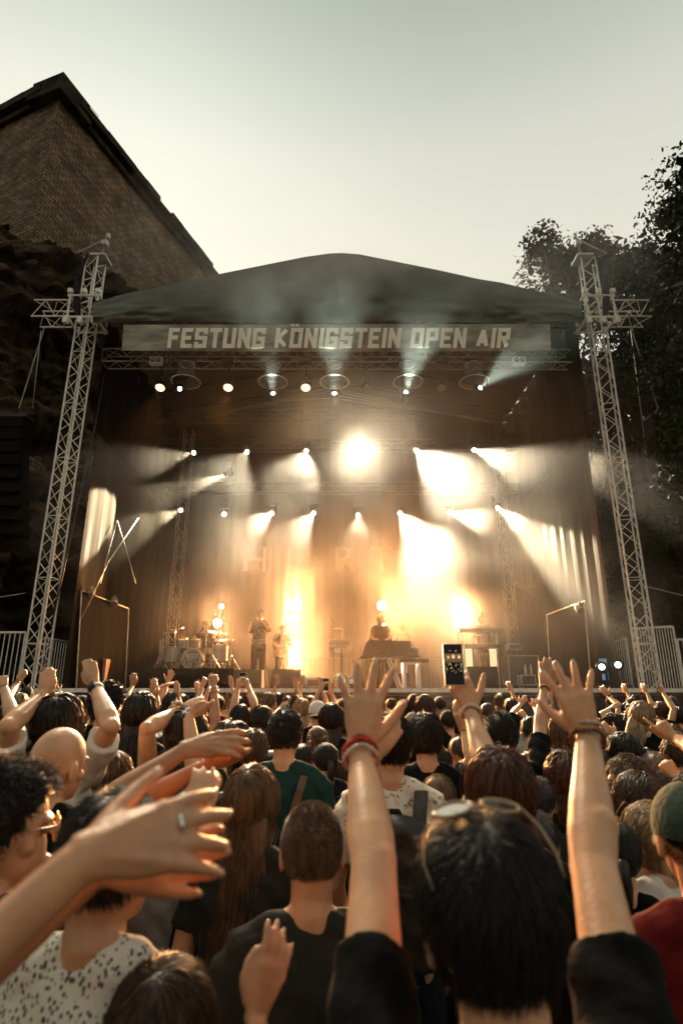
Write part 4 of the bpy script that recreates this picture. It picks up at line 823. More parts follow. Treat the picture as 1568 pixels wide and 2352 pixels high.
def phone_at(c, d, nrm, label, glow=None, big=1.0, grp='phones held up over the crowd'):
    """c centre, d long axis, nrm screen normal"""
    d = d.normalized(); n = (nrm - d * nrm.dot(d)).normalized(); w = d.cross(n); rot = Matrix((w, d, n)).transposed(); t = thing('phone', label, 'phone', c, grp)
    MB().box(c, (.074 * big, .152 * big, .0085), rot).build('phone_case', mat('pale_phone_frame', (.42, .38, .33), .35, .5), t)
    m = MB(); m.box(c + n * .0047, (.068 * big, .146 * big, .001), rot); sc = m.build('screen', mat('dark_screen_glass', (.008, .007, .006), .12), t)
    m = MB(); rr = random.Random(5)
    for a, b_, r in [(-.018, .024, .0042), (0, .026, .006), (.02, .025, .0052), (.010, .046, .0016), (-.01, .047, .0012)] + [(rr.uniform(-.028, .028), rr.uniform(-.03, .004), rr.uniform(.0008, .0016)) for _ in range(26)]:
        m.ell(c + n * .0055 + w * a + d * b_, (r, r * 1.3, .0004), rot, 10, 6)
    m.build('filmed_lights', emitter('filmed_lights', (1, .66, .34), 1.0), sc)
    m = MB(); m.box(c + n * .0054 + d * .022, (.064, .030, .0004), rot); m.build('filmed_stage', emitter('filmed_stage', (.30, .15, .05), .5), sc)
    return t
def screen_mat():
    m = bpy.data.materials.new('phone_screen'); m.use_nodes = True; t = m.node_tree; b = t.nodes['Principled BSDF']; b.inputs['Roughness'].default_value = .12; b.inputs['Base Color'].default_value = (.01, .01, .01, 1); N = t.nodes.new; Lk = t.links.new
    co = N('ShaderNodeTexCoord'); n = N('ShaderNodeTexNoise'); n.inputs['Scale'].default_value = 45; n.inputs['Detail'].default_value = 3; Lk(co.outputs['Object'], n.inputs[0]); r = N('ShaderNodeValToRGB'); e = r.color_ramp.elements
    e[0].position = .5; e[0].color = (.006, .004, .002, 1); e[1].position = .68; e[1].color = (.9, .6, .3, 1); Lk(n.outputs[0], r.inputs[0]); Lk(r.outputs[0], b.inputs['Emission Color']); b.inputs['Emission Strength'].default_value = .6; MATS['phone_screen'] = m
screen_mat()
# ================================================================ things on the stage
ri = thing('drum_riser', 'black drum riser standing at the stage edge in front of the glowing lamps', 'drum riser', (-2.9, 16, SZ))
rx0, rx1 = at(296, 1535, 14.3).x, at(538, 1535, 14.3).x; RZ = at(420, 1535, 14.3).z
MB().box(((rx0 + rx1) / 2, 16.0, (SZ + RZ) / 2), (rx1 - rx0, 3.4, RZ - SZ - .004)).build('platform', M['blackm'], ri)
def flr(px, py, Y, z): p = at(px, py, Y); return p
# light stands with round blinder lamps behind the band
def floor_lamps(px, Y, lamps, lab):
    p = at(px, 1480, Y); t = thing('lamp_stand', lab, 'lamp stand', (p.x, Y, SZ), 'warm lamp stands behind the band'); ztop_ = at(px, min(l[1] for l in lamps), Y).z
    m = MB(); m.tube([(p.x, Y + .12, SZ), (p.x, Y + .12, ztop_)], .025, 6); m.box((p.x, Y + .12, SZ + .02), (.6, .5, .04)); m.build('pole', M['black'], t)
    for lx, ly, r, pw in lamps:
        q = at(lx, ly, Y); h = MB().lathe([(r * .7, -.14), (r * 1.1, -.09), (r * 1.12, .0), (r * 1.02, .012)], q, look((0, -1, 0)).to_matrix(), 20).build('lamp_head', M['black'], t, smooth=True)
        MB().lathe([(r, .013), (r * .8, .035), (r * .3, .048)], q, look((0, -1, 0)).to_matrix(), 20).build('lens', emitter('floor_lamp_glow', (1, .72, .38), 45), h)
        lamp('glow', q + Vector((0, -.06, 0)), (0, -1, -.06), pw * FK, 115, 1.0, (1, .46, .17), t, r)
FK = 3.6
floor_lamps(504, 18.3, [(509, 1393, .075, 500), (500, 1431, .13, 1600)], 'lamp stand behind the drummer with two warm round lamps')
floor_lamps(676, 18.3, [(681, 1390, .17, 3600), (668, 1421, .12, 1500), (675, 1476, .07, 300), (677, 1516, .12, 1500)], 'tallest lamp stand behind the guitarist, four glaring warm lamps')
floor_lamps(876, 18.6, [(876, 1391, .14, 2400), (882, 1437, .06, 300)], 'lamp stand behind the pianist with one glaring lamp')
floor_lamps(1056, 18.3, [(1055, 1394, .07, 500), (1058, 1434, .08, 600)], 'lamp stand beside the keyboards with two small warm lamps')
# drum kit
dk = thing('drum_kit', 'chrome and pale drum kit with a lettered bass drum on the riser', 'drum kit', (-2.6, 15.6, RZ))
shell = mat('pale_drum_shell', (.52, .46, .38), .2, .3, coat=1); skinm = mat('drum_skin', (.62, .50, .34), .5); brass = mat('cymbal_brass', (.65, .42, .16), .25, 1)
q = at(440, 1512, 15.6); rb = .265; q.z = RZ + rb + .02
o = MB().lathe([(rb, -.4), (rb, 0)], q, look((0, -1, 0)).to_matrix(), 36).build('bass_drum', shell, dk, smooth=False)
MB().lathe([(rb - .012, .004), (rb * .5, .006), (.02, .006)], q, look((0, -1, 0)).to_matrix(), 36).build('front_skin', skinm, o)
m = MB(); m.tube([q + V3(rb * math.cos(a), -.008, rb * math.sin(a)) for a in [2 * math.pi * k / 40 for k in range(41)]], .016, 6, caps=False); m.build('hoop', M['chrome'], o, smooth=True)
m = MB(); c = q + V3(.11, -.012, -.06); m.tube([c + V3(.075 * math.cos(a), 0, .075 * math.sin(a)) for a in [2 * math.pi * k / 24 for k in range(25)]], .007, 5, caps=False); m.build('port_ring', M['black'], o)
cu = bpy.data.curves.new('brand_letters', 'FONT'); cu.body = 'SONOR'; cu.align_x = 'CENTER'; cu.size = .085; cu.extrude = .001; tmp = bpy.data.objects.new('t', cu); C.objects.link(tmp); bpy.context.view_layer.update()
me = bpy.data.meshes.new_from_object(tmp.evaluated_get(bpy.context.evaluated_depsgraph_get())); bpy.data.objects.remove(tmp); o2 = link('drum_lettering', me, M['black'], o); o2.location = q + V3(0, -.012, .15) - Vector(LOC[dk.name]); o2.rotation_euler = (R(90), 0, 0)
def drum(px, py, Y, r, h, nm, tilt=0):
    c = at(px, py, Y); rot = Matrix.Rotation(R(tilt), 3, 'X'); o = MB().lathe([(r, -h / 2), (r, h / 2)], c, rot, 24).build(nm, shell, dk); MB().lathe([(r * .98, h / 2 + .002), (.01, h / 2 + .004)], c, rot, 24).build('drum_skin', skinm, o)
    m = MB()
    for zz in (-h / 2, h / 2): m.tube([c + rot @ V3((r + .006) * math.cos(a), (r + .006) * math.sin(a), zz) for a in [2 * math.pi * k / 24 for k in range(25)]], .008, 5, caps=False)
    for k in range(8): a = k * math.pi / 4; m.tube([c + rot @ V3((r + .012) * math.cos(a), (r + .012) * math.sin(a), zz) for zz in (-h / 2, h / 2)], .007, 4)
    m.build('chrome_lugs', M['chrome'], o)
    return c
def stand(x, y, ztop_, nm='stand', zb=None):
    zb = RZ if zb is None else zb; m = MB(); m.tube([(x, y, zb + .12), (x, y, ztop_)], .013, 6)
    for k in range(3): a = k * 2.09 + .5; m.tube([(x, y, zb + .38), (x + .26 * math.cos(a), y + .26 * math.sin(a), zb + .015)], .012, 5); m.tube([(x, y, zb + .18), (x + .13 * math.cos(a), y + .13 * math.sin(a), zb + .2)], .008, 5)
    m.build(nm, M['chrome'], dk)
for a in ((421, 1478, 15.9, .13, .2, 'tom', 15), (449, 1479, 15.9, .14, .22, 'tom', 15), (396, 1504, 15.7, .19, .38, 'floor_tom', 0), (506, 1500, 15.9, .2, .40, 'floor_tom', 0), (384, 1500, 16.2, .16, .34, 'tom', 0), (478, 1496, 16.4, .17, .14, 'snare', 0)): drum(*a)
for px, py, Y, r in ((386, 1452, 15.8, .23), (416, 1466, 16.4, .20), (475, 1451, 16.2, .24), (502, 1455, 15.9, .24), (522, 1470, 16.5, .2), (404, 1442, 16.6, .22)):
    c = at(px, py, Y); MB().lathe([(r, -.012), (r * .6, .004), (.04, .012), (.03, .03), (.008, .034)], c, Matrix.Rotation(R(12), 3, 'X'), 28).build('cymbal', brass, dk, smooth=True); stand(c.x, Y, c.z + .05, 'cymbal_stand')
for x, y in ((372, 15.5), (366, 15.9), (430, 15.3), (459, 15.2), (488, 15.4), (532, 15.6)): p = at(x, 1500, y); stand(p.x, y, RZ + .8, 'hardware_stand')
# microphones
def mic_stand(px, Y, ztop_, lab, boom=None, zb=None):
    p = at(px, 1500, Y); zb = SZ if zb is None else zb; t = thing('microphone_stand', lab, 'microphone stand', (p.x, Y, zb), 'microphone stands'); m = MB(); m.tube([(p.x, Y, zb + .1), (p.x, Y, ztop_)], .012, 6)
    for k in range(3): a = k * 2.09; m.tube([(p.x, Y, zb + .12), (p.x + .3 * math.cos(a), Y + .3 * math.sin(a), zb + .015)], .011, 5)
    m.build('stand', M['black'], t)
    if boom: m = MB(); m.tube([(p.x + .3, Y, ztop_ - .16), (p.x, Y, ztop_), (p.x + boom, Y - .1, ztop_ + .32)], .010, 5); m.build('boom', M['black'], t); e = V3(p.x + boom, Y - .1, ztop_ + .32)
    else: e = V3(p.x, Y, ztop_)
    m = MB(); m.tube([e, e + V3(-.03, -.08, .02)], [.012, .018], 8); m.ell(e + V3(-.035, -.10, .025), (.026, .026, .026), nu=10, nv=8); m.build('microphone', M['black'], t, smooth=True)
mic_stand(536, 15.4, at(536, 1442, 15.4).z, 'boom microphone stand between the drums and the singer', -.5)
mic_stand(765, 15.2, at(765, 1424, 15.2).z, 'tall straight microphone stand in front of the piano')
mic_stand(1085, 15.6, at(1085, 1440, 15.6).z, 'microphone stand beside the keyboard player', .3)
# music shelf
p = at(779, 1478, 15.0); t = thing('music_stand', 'pale flat music shelf on a stand beside the piano', 'music stand', (p.x, 15, SZ), None); MB().box((p.x, 15.0, p.z + .05), (.50, .3, .03)).build('shelf', mat('pale_board', (.5, .44, .34), .5), t); MB().box((p.x, 14.98, p.z - .05), (.48, .03, .10)).build('lamp_bar', M['alu'], t)
m = MB(); m.tube([(p.x + .05, 15.05, SZ), (p.x + .05, 15.05, p.z)], .02, 6); m.box((p.x + .05, 15.05, SZ + .015), (.4, .4, .03)); m.build('column', M['black'], t)
# piano shell on chrome trestle
Yp = 14.9; a0, a1 = at(829, 1508, Yp), at(945, 1472, Yp); pn = thing('piano', 'dark piano with silver-white trestle legs near the stage edge', 'piano', ((a0.x + a1.x) / 2, Yp, SZ))
pm = mat('dark_piano_lacquer', (.035, .022, .014), .3, coat=.6, var=.3, scale=5); zb_, zt_ = a0.z + .01, a1.z
vx = [a0.x - .12, a1.x, a1.x, a1.x + .14, a1.x + .14, a0.x]; 
out = [(at(829, 1508, Yp).x, zb_), (at(945, 1508, Yp).x, zb_), (at(960, 1508, Yp).x, zb_), (at(960, 1491, Yp).x, at(0, 1491, Yp).z), (at(943, 1490, Yp).x, at(0, 1491, Yp).z), (at(943, 1474, Yp).x, zt_), (at(850, 1470, Yp).x, zt_ + .02), (at(840, 1474, Yp).x, zt_ - .03)]
m = MB(); n = len(out); m.add([[x, Yp, z] for x, z in out] + [[x, Yp + 1.1, z] for x, z in out], [tuple(range(n)), tuple(range(2 * n - 1, n - 1, -1))] + [(i, i + n, (i + 1) % n + n, (i + 1) % n) for i in range(n)]); m.build('case', pm, pn)
m = MB(); m.box((a1.x + .06, Yp + .55, zb_ + .215), (.15, 1.0, .02)); m.build('keyboard', mat('ivory_keys', (.65, .6, .5), .3), pn)
wl = mat('silver_white_legs', (.80, .84, .90), .25, .1); zl = at(0, 1511, Yp).z; m = MB(); m.box((at(881, 1511, Yp).x, Yp + .2, zl), (.50, .12, .06)); m.build('cross_bar', wl, pn)
for px0, px1 in ((866, 853), (896, 923)):
    for yy in (Yp + .08, Yp + .9): m = MB(); m.tube([(at(px0, 1513, Yp).x, yy, zl), (at(px1, 1575, Yp).x, yy, SZ + .01)], .028, 8); m.build('leg', wl, pn)
bn_ = thing('piano_bench', 'black bench with thick white legs at the right end of the piano', 'bench', (at(945, 1520, 14.6).x, 14.6, SZ)); zz = at(945, 1521, 14.6).z; x0_ = at(928, 1520, 14.6).x; x1_ = at(961, 1520, 14.6).x
MB().box(((x0_ + x1_) / 2 + .06, 14.75, zz + .035), (x1_ - x0_ + .35, .4, .07)).build('seat', M['blackm'], bn_); m = MB(); m.box(((x0_ + x1_) / 2, 14.62, zz - .02), (x1_ - x0_ + .1, .06, .05)); m.build('cross_bar', wl, bn_)
for x in (x0_, x1_):
    for yy in (14.62, 14.9): MB().tube([(x, yy, zz), (x, yy, SZ + .005)], .04, 10).build('leg', wl, bn_)
# keyboard rig
kb = thing('keyboard_rig', 'two-tier keyboards on a stand in front of the man at the right', 'keyboards', (at(1104, 1500, 15.6).x, 15.6, SZ)); 
for y_, w_ in ((1447, (1055, 1156)), (1484, (1066, 1150))):
    p, q2 = at(w_[0], y_, 15.6), at(w_[1], y_, 15.6); MB().box(((p.x + q2.x) / 2, 15.75, p.z), (q2.x - p.x, .34, .09)).build('keyboard', M['black'], kb); MB().box(((p.x + q2.x) / 2, 15.82, p.z + .05), (q2.x - p.x - .12, .16, .015)).build('keys', MATS['ivory_keys'], kb)
for px in (1066, 1143): p = at(px, 1450, 15.6); m = MB(); m.tube([(p.x, 15.75, p.z), (p.x, 15.85, SZ)], .022, 6); m.build('stand_leg', M['steel'], kb)
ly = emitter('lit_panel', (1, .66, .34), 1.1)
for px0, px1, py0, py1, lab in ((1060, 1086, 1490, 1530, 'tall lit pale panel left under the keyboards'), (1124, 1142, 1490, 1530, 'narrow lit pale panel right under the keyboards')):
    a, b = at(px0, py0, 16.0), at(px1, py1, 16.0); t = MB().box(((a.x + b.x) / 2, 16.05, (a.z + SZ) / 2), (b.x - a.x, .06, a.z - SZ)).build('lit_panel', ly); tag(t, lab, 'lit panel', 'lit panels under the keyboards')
# cases and amps on stage, stage clutter
def case(px0, px1, py0, py1, Y, dep, m_, lab, cat='flight case', nm='flight_case', grp=None):
    a, b = at(px0, py0, Y), at(px1, py1, Y); zb = max(SZ, b.z); t = thing(nm, lab, cat, ((a.x + b.x) / 2, Y, zb), grp)
    w, h = b.x - a.x, a.z - zb; c = V3((a.x + b.x) / 2, Y + dep / 2, zb + h / 2); MB().box(c, (w - .02, dep, h - .01)).build('case_body', m_, t); m = MB()
    for sx in (-1, 1):
        for sy in (-1, 1): m.box(c + V3(sx * w / 2, sy * dep / 2, 0), (.025, .025, h))
    for sz in (-1, 1):
        for sy in (-1, 1): m.box(c + V3(0, sy * dep / 2, sz * (h / 2 - .01)), (w, .028, .028))
    m.build('metal_edges', M['steel'], t); return t
pale = mat('pale_case_board', (.40, .33, .24), .6, var=.2); dim = mat('dim_rack', (.05, .04, .03), .6, var=.4, scale=9)
case(906, 948, 1502, 1518, 16.6, .5, pale, 'pale stacked case seen behind the piano legs, upper one'); case(908, 935, 1520, 1545, 16.4, .5, pale, 'pale case standing behind the white bench legs'); case(218, 238, 1513, 1572, 15.4, .5, mat('orange_case', (.45, .2, .1), .6), 'reddish upright case with a pale top near the left wing'); case(1166, 1240, 1505, 1572, 15.6, .7, dim, 'dark amplifier case on the right behind two water bottles', 'amplifier', 'amplifier')  # upright case near the left wing has an orange colour of its own
case(765, 786, 1443, 1500, 18.0, .4, dim, 'dim amplifier rack behind the tall straight microphone stand', 'amplifier', 'amplifier'); case(784, 800, 1555, 1572, 13.7, .2, mat('white_box', (.6, .57, .5), .6), 'small white box beside the mirror ball at the stage edge', 'box', 'box'); case(1168, 1196, 1478, 1492, 15.6, .3, dim, 'small dark rack on top of the right amplifier case', 'amplifier', 'amplifier'); case(690, 742, 1559, 1578, 13.9, .4, mat('brown_box', (.12, .06, .03), .7), 'low brown box between the wedge monitor and the mirror ball', 'box', 'box')
def wedge(px0, px1, py0, py1, Y, lab, pale_=0):
    a, b = at(px0, py0, Y), at(px1, py1, Y); t = thing('wedge_monitor', lab, 'monitor speaker', ((a.x + b.x) / 2, Y, SZ), 'wedge monitors along the stage edge'); h = a.z - SZ; w = b.x - a.x; c = (a.x + b.x) / 2
    pr_ = [(0, 0), (.55, 0), (.55, h * .35), (.28, h), (.04, h)]; n = len(pr_); m = MB(); m.add([[c - w / 2, Y + p, SZ + .004 + z] for p, z in pr_] + [[c + w / 2, Y + p, SZ + .004 + z] for p, z in pr_], [tuple(range(n - 1, -1, -1)), tuple(range(n, 2 * n))] + [(i, (i + 1) % n, (i + 1) % n + n, i + n) for i in range(n)])
    m.build('cabinet', mat('wedge_grey', (.07, .06, .048), .8, bump=.3, scale=40) if pale_ else M['blackm'], t)
    m = MB(); m.box((c, Y - .008, SZ + h * .5), (w * .3, .02, .03)); m.box((c, Y - .006, SZ + h * .2), (w * .8, .012, .02)); m.build('rear_handle', M['black'], t)
wedge(538, 600, 1538, 1575, 13.8, 'grey-backed wedge monitor at the singer’s feet', 1); wedge(625, 689, 1537, 1578, 13.8, 'wedge monitor under the guitarist, washed in warm light', 1); wedge(1073, 1145, 1531, 1566, 13.9, 'large black wedge monitor below the keyboards')
for px, py, lab in ((703, 1562, 'single water bottle standing on the stage edge'), (1206, 1541, 'left one of two water bottles on the right amplifier'), (1219, 1541, 'right one of two water bottles on the right amplifier')):
    Yb = 13.7 if px < 800 else 15.2; p = at(px, py, Yb); p.z = SZ if px < 800 else at(px, 1549, Yb).z; t = thing('water_bottle', lab, 'bottle', p, 'water bottles on stage'); gm_ = mat('clear_bottle', (.6, .6, .56), .12, .3)
    MB().lathe([(.03, 0), (.034, .01), (.034, .15), (.03, .17), (.014, .21)], p, None, 12).build('bottle_body', gm_, t, smooth=True); MB().lathe([(.015, .21), (.015, .232)], p, None, 10).build('bottle_cap', mat('white_cap_plastic', (.7, .7, .66), .5), t)
if True:                                     # stand for the pair of bottles
    case(1196, 1230, 1550, 1574, 15.1, .3, dim, 'low dark crate carrying the two water bottles', 'crate', 'crate')
mir = mat('mirror_facets', (.8, .8, .82), .06, 1)
for px, py, r, lab in ((783, 1541, .17, 'round mirror ball resting on the stage edge behind the raised hand'), (808, 1556, .12, 'smaller mirror ball half hidden behind the raised hand')):
    p = at(px, py, 13.8); p.z = SZ + r; t = thing('mirror_ball', lab, 'mirror ball', p, 'mirror balls'); me_ = MB(); me_.ell(p, (r, r, r), nu=28, nv=16); me_.build('facets', mir, t); MB().lathe([(.02, r - .005), (.02, r + .03)], p, None, 10).build('hanging_cap', M['chrome'], t)
# two floor moving heads at the right, panel with its blue light put in as glow
for px, py, lab in ((1381, 1532, 'black floor lamp with a white lens beside the blue-lit panel, left of two'), (1418, 1527, 'black floor lamp with a white lens by the tree-side tower, right of two')):
    p = at(px, py, 14.3); t = thing('floor_moving_head', lab, 'stage lamp', (p.x, p.y, SZ), 'floor lamps at the right wing'); m = MB(); d = V3(-.35, -.93, .02).normalized()
    m.lathe([(.07, -.5), (.13, -.44), (.15, -.2), (.12, 0), (.10, .01)], p, look(d).to_matrix(), 18); m.build('lamp_head', M['black'], t, smooth=True); MB().lathe([(.075, .011), (.02, .02)], p, look(d).to_matrix(), 16).build('lens', emitter('white_lens', (.9, 1, .95), 3), t)
    m = MB(); m.box((p.x + .1, p.y + .2, SZ + .05), (.4, .3, .1)); m.box((p.x + .1, p.y + .03, (SZ + p.z) / 2 + .05), (.05, .04, p.z - SZ)); m.box((p.x + .1, p.y + .37, (SZ + p.z) / 2 + .05), (.05, .04, p.z - SZ)); m.build('lamp_base', M['black'], t)
a, b = at(1377, 1513, 14.9), at(1398, 1562, 14.9); tag(MB().box(((a.x + b.x) / 2 + .1, 14.9, (a.z + b.z) / 2), (b.x - a.x + .25, .05, a.z - b.z)).build('blue_panel', emitter('blue_panel_glow', (.16, .26, .40), .7)), 'pale panel behind the two right-wing floor lamps, its blue light put in as glow', 'panel')  # emission stands in for the blue light falling on this panel
# wing frames (pipe doorways with a dark cloth), railings
def pipe_frame(pts, Y, lab, r=.022, cloth=True):
    P_ = [at(x, y, Y + dy) for x, y, dy in pts]; t = thing('pipe_frame', lab, 'pipe frame', (P_[0].x, Y, SZ), 'pipe frames in the wings'); P_[0].z = SZ; P_[-1].z = SZ
    for i in range(len(P_) - 1): MB().tube([P_[i], P_[i + 1]], r * .8, 6).build('pipe', MATS['dull_truss_tube'] if i != 0 else M['steel'], t)
    if cloth: m = MB(); m.add([list(p + V3(0, .08, 0)) for p in P_], [tuple(range(len(P_)))]); m.build('frame_cloth', M['cloth'], t)
pipe_frame([(178, 1560, 0), (188, 1356, 0), (296, 1398, 2), (290, 1560, 2)], 14.4, 'pipe frame hung with black cloth in the left wing, lamps clamped on its top bar')
pipe_frame([(1262, 1560, 1.5), (1255, 1412, 1.5), (1342, 1380, 0), (1356, 1570, 0)], 14.6, 'pipe frame hung with black cloth in the right wing, a light on its corner')
for px, py, Y, lab in ((210, 1368, 14.7, 'clamped lamp catching orange light, left of two on the left frame'), (262, 1388, 15.6, 'clamped lamp catching orange light, right of two on the left frame'), (1332, 1402, 14.55, 'crumpled silver lamp clamped to the corner of the right frame'), (425, 1045, 20.0, 'cluster of chrome fittings hanging beside the second upper beam lamp')):
    p = at(px, py, Y); t = thing('clamped_lamp', lab, 'stage lamp', p, 'small lamps clamped on pipes'); m = MB(); m.lathe([(.05, -.18), (.08, -.12), (.09, 0)], p, look((.3, -.6, -.7)).to_matrix(), 12); m.build('lamp_head', M['steel'], t); m = MB(); m.tube([p + V3(-.1, 0, 0), p + V3(-.08, 0, .16), p + V3(.08, 0, .16), p + V3(.1, 0, 0)], .012, 5); m.box(p + V3(0, 0, .2), (.06, .05, .06)); m.build('clamp', M['chrome'], t)
def railing(x0, y0, x1, y1, z0, h, lab, n, rm=None):
    rm = rm or M['alu']
    t = thing('railing', lab, 'railing', ((x0 + x1) / 2, (y0 + y1) / 2, z0), 'railings on the stage wings'); A0, A1 = V3(x0, y0, z0), V3(x1, y1, z0); MB().tube([A0, A0 + V3(0, 0, h)], .024, 7).build('post', rm, t); MB().tube([A1, A1 + V3(0, 0, h)], .024, 7).build('post', rm, t)
    m = MB(); m.tube([A0 + V3(0, 0, h), A1 + V3(0, 0, h)], .026, 7); m.build('handrail', rm, t); m = MB(); m.tube([A0 + V3(0, 0, .1), A1 + V3(0, 0, .1)], .018, 6)
    for k in range(1, n): p = A0.lerp(A1, k / n); m.tube([p + V3(0, 0, .1), p + V3(0, 0, h)], .011, 5)
    m.build('balusters', rm, t)
xl = at(0, 1465, 14.2).x
railing(xl - 2.5, 14.2, at(58, 1465, 14.0).x, 14.0, SZ - .1, 1.35, 'railing left of the rock-side tower, running out of the picture', 26); railing(at(106, 1465, 14.3).x, 14.3, at(182, 1480, 16.2).x + .05, 16.2, SZ, 1.15, 'railing between the rock-side tower and the left wing frame', 14)
railing(at(1374, 1480, 16.2).x, 16.4, at(1440, 1460, 14.4).x, 14.5, SZ, 1.15, 'railing receding behind the tree-side tower', 16); railing(at(1450, 1450, 14.1).x, 14.1, at(1545, 1445, 13.7).x, 13.7, SZ - .15, 1.5, 'railing right of the tree-side tower with tall balusters', 15)
railing(at(1552, 1460, 13.6).x, 13.6, at(1700, 1460, 13.6).x, 13.6, SZ - .15, 1.2, 'low railing leaving the picture at the right edge', 12)
railing(-1.2, 19.6, 3.3, 19.6, SZ, 1.0, 'dim railing at the back of the stage behind the piano', 30, mat('dark_rail_tube', (.10, .07, .045), .6))
# wing decks and black drapes beside the stage
for s, lab in ((-1, 'side deck beside the stage under the rock-side railings'), (1, 'side deck beside the stage under the tree-side railings')):
    t = thing('wing_deck', lab, 'stage deck', (s * 10, 15, 0), 'wing decks'); MB().box((s * 10.4, 15.3, SZ - .12), (3.1, 3.8, .14)).build('deck', M['deck'], t); m = MB(); v = [[s * x, 13.42 + .03 * math.sin(x * 19), z] for z in (.02, SZ - .2) for x in np.linspace(8.85, 11.95, 40)]; m.add(v, [(i, i + 1, i + 41, i + 40) for i in range(39)]); m.build('skirt', M['skirt'], t, smooth=True)
# thin inner trusses, guy ropes, cables
for px0, px1, ya, yb, Y, lab in ((378, 408, 1190, 1500, 18.8, 'thin upright truss standing behind the drums'), (1166, 1192, 1250, 1490, 18.8, 'thin upright truss rising behind the right amplifier')):
    p = at((px0 + px1) / 2, 1500, Y); t = thing('upright_truss', lab, 'truss', (p.x, Y, SZ), 'thin upright trusses'); m = MB(); l = MB(); truss(m, l, (p.x, Y, SZ), (p.x, Y, at(0, ya - 200, Y).z), (1, 0, 0), .29, .29, .35, .012, .005); m.build('chord', MATS['dull_truss_tube'], t); l.build('lacing', MATS['dull_truss_tube'], t)
def rope(P_, lab, r=.012, m_=None): tag(MB().tube([at(*q) for q in P_], r, 5).build('rope', m_ or M['steel'], smooth=True), lab, 'rope', 'ropes and cables of the roof')
rope([(240, 860, 14.5), (215, 1000, 14.3), (160, 1250, 14.1), (118, 1440, 14.0)], 'dark cable falling from the front truss past the lit curtain to the left tower', .022, M['cable'])
rope([(318, 1190, 15.5), (250, 1290, 14.9), (188, 1420, 14.4)], 'bright taut strap slanting down to the left wing frame', .014); rope([(270, 1195, 16), (244, 1290, 15.5), (232, 1340, 15.2)], 'thin line forming the left side of a V above the left wing'); rope([(270, 1195, 16), (290, 1260, 16), (312, 1340, 16)], 'thin line forming the right side of a V above the left wing')
rope([(95, 760, 14.2), (75, 940, 14.3)], 'hoist rope dropping from the rock-side outrigger'); rope([(1447, 755, 14.2), (1470, 935, 14.4), (1485, 1060, 14.5)], 'hoist rope dropping from the tree-side outrigger')
rope([(0, 1372, 13.6), (60, 1362, 13.9)], 'pale cord tied to the rock-side tower at the left edge'); rope([(1475, 1345, 13.9), (1568, 1368, 13.3)], 'pale cord tied to the tree-side tower, leaving at the right edge', .014)
for k in range(4): rope([(500 + 30 * k, 950 - 8 * k, 18.5), (760, 890 + 8 * k, 17.5), (1180, 985 - 4 * k, 18.8)], ('lowest', 'second lowest', 'second highest', 'highest')[k] + ' of four slack cables strung across under the roof', .008, M['steel'])
# ---------------------------------------------------------------- performers
def onstage(label, px, py, Y, **k): return person(label, at(px, py, Y), floor=SZ, **k)
def vsh(f_): return f_
Ps = at(597, 1412, 15.4); bz = lambda x, y, z, P0=Ps: P0 + V3(x, y, z)
jacket = mat('cloth_patterned_jacket', (.02, .018, .016), .8, col2=(.30, .27, .22), scale=18); CL['jacket'] = jacket; CL['tan'] = cl('warm_brown', (.12, .06, .03))
kfl = dict(vox=.014, nstr=300)
person('singer in an open patterned jacket holding a microphone to his mouth', Ps, floor=SZ, face=158, body=165, shirt='jacket', hair='short', hc='dark', sleeve=1, trousers='black', hk=1, scale=1.05,
       arms=[dict(side=-1, e=bz(.27, -.10, -.42), w=bz(.07, -.22, -.16), t=bz(.01, -.25, -.07), pose='grip', th=-1), dict(side=1, e=bz(-.24, .02, -.44), w=bz(-.17, -.18, -.30), t=bz(-.10, -.25, -.18), pose='soft', th=1)], **kfl)
t = thing('microphone', 'handheld microphone at the singer’s mouth', 'microphone', bz(.0, -.17, -.06)); m = MB(); m.tube([bz(.05, -.25, -.12), bz(.01, -.19, -.085)], [.012, .017], 8); m.build('handle', M['black'], t, smooth=True); MB().ell(bz(.005, -.165, -.07), (.027,) * 3, nu=10, nv=8).build('grille', M['steel'], t, smooth=True)
Pg = at(649, 1444, 17.0); bz = lambda x, y, z, P0=Pg: P0 + V3(x, y, z)
person('guitarist in a short-sleeved shirt between the wedge monitors, washed out by the lamps', Pg, floor=SZ, face=175, body=170, shirt='tan', hair='short', hc='brown', trousers='black', scale=1.0,
       arms=[dict(side=-1, e=bz(.26, -.02, -.50), w=bz(.30, -.24, -.38), t=bz(.33, -.27, -.28), pose='grip', th=1), dict(side=1, e=bz(-.24, -.02, -.48), w=bz(-.08, -.22, -.60), t=bz(0, -.27, -.66), pose='grip', th=1)], **kfl)
t = thing('guitar', 'electric guitar hung across the guitarist, neck pointing up to the right', 'guitar', bz(0, -.22, -.62)); m = MB(); rot = Matrix.Rotation(R(-20), 3, 'Y')
m.ell(bz(-.06, -.23, -.66), (.17, .025, .13), rot, 20, 8); m.ell(bz(.08, -.23, -.60), (.12, .025, .10), rot, 20, 8); m.build('guitar_body', mat('guitar_lacquer', (.12, .04, .015), .25, coat=1), t, smooth=True)
m = MB(); m.tube([bz(.10, -.25, -.58), bz(.50, -.27, -.36)], [(.022, .012), (.018, .01)], 6); m.box(bz(.56, -.27, -.33), (.13, .02, .06), rot); m.build('neck', M['wood'], t)
Pd = at(473, 1438, 16.9); bz = lambda x, y, z, P0=Pd: P0 + V3(x, y, z)
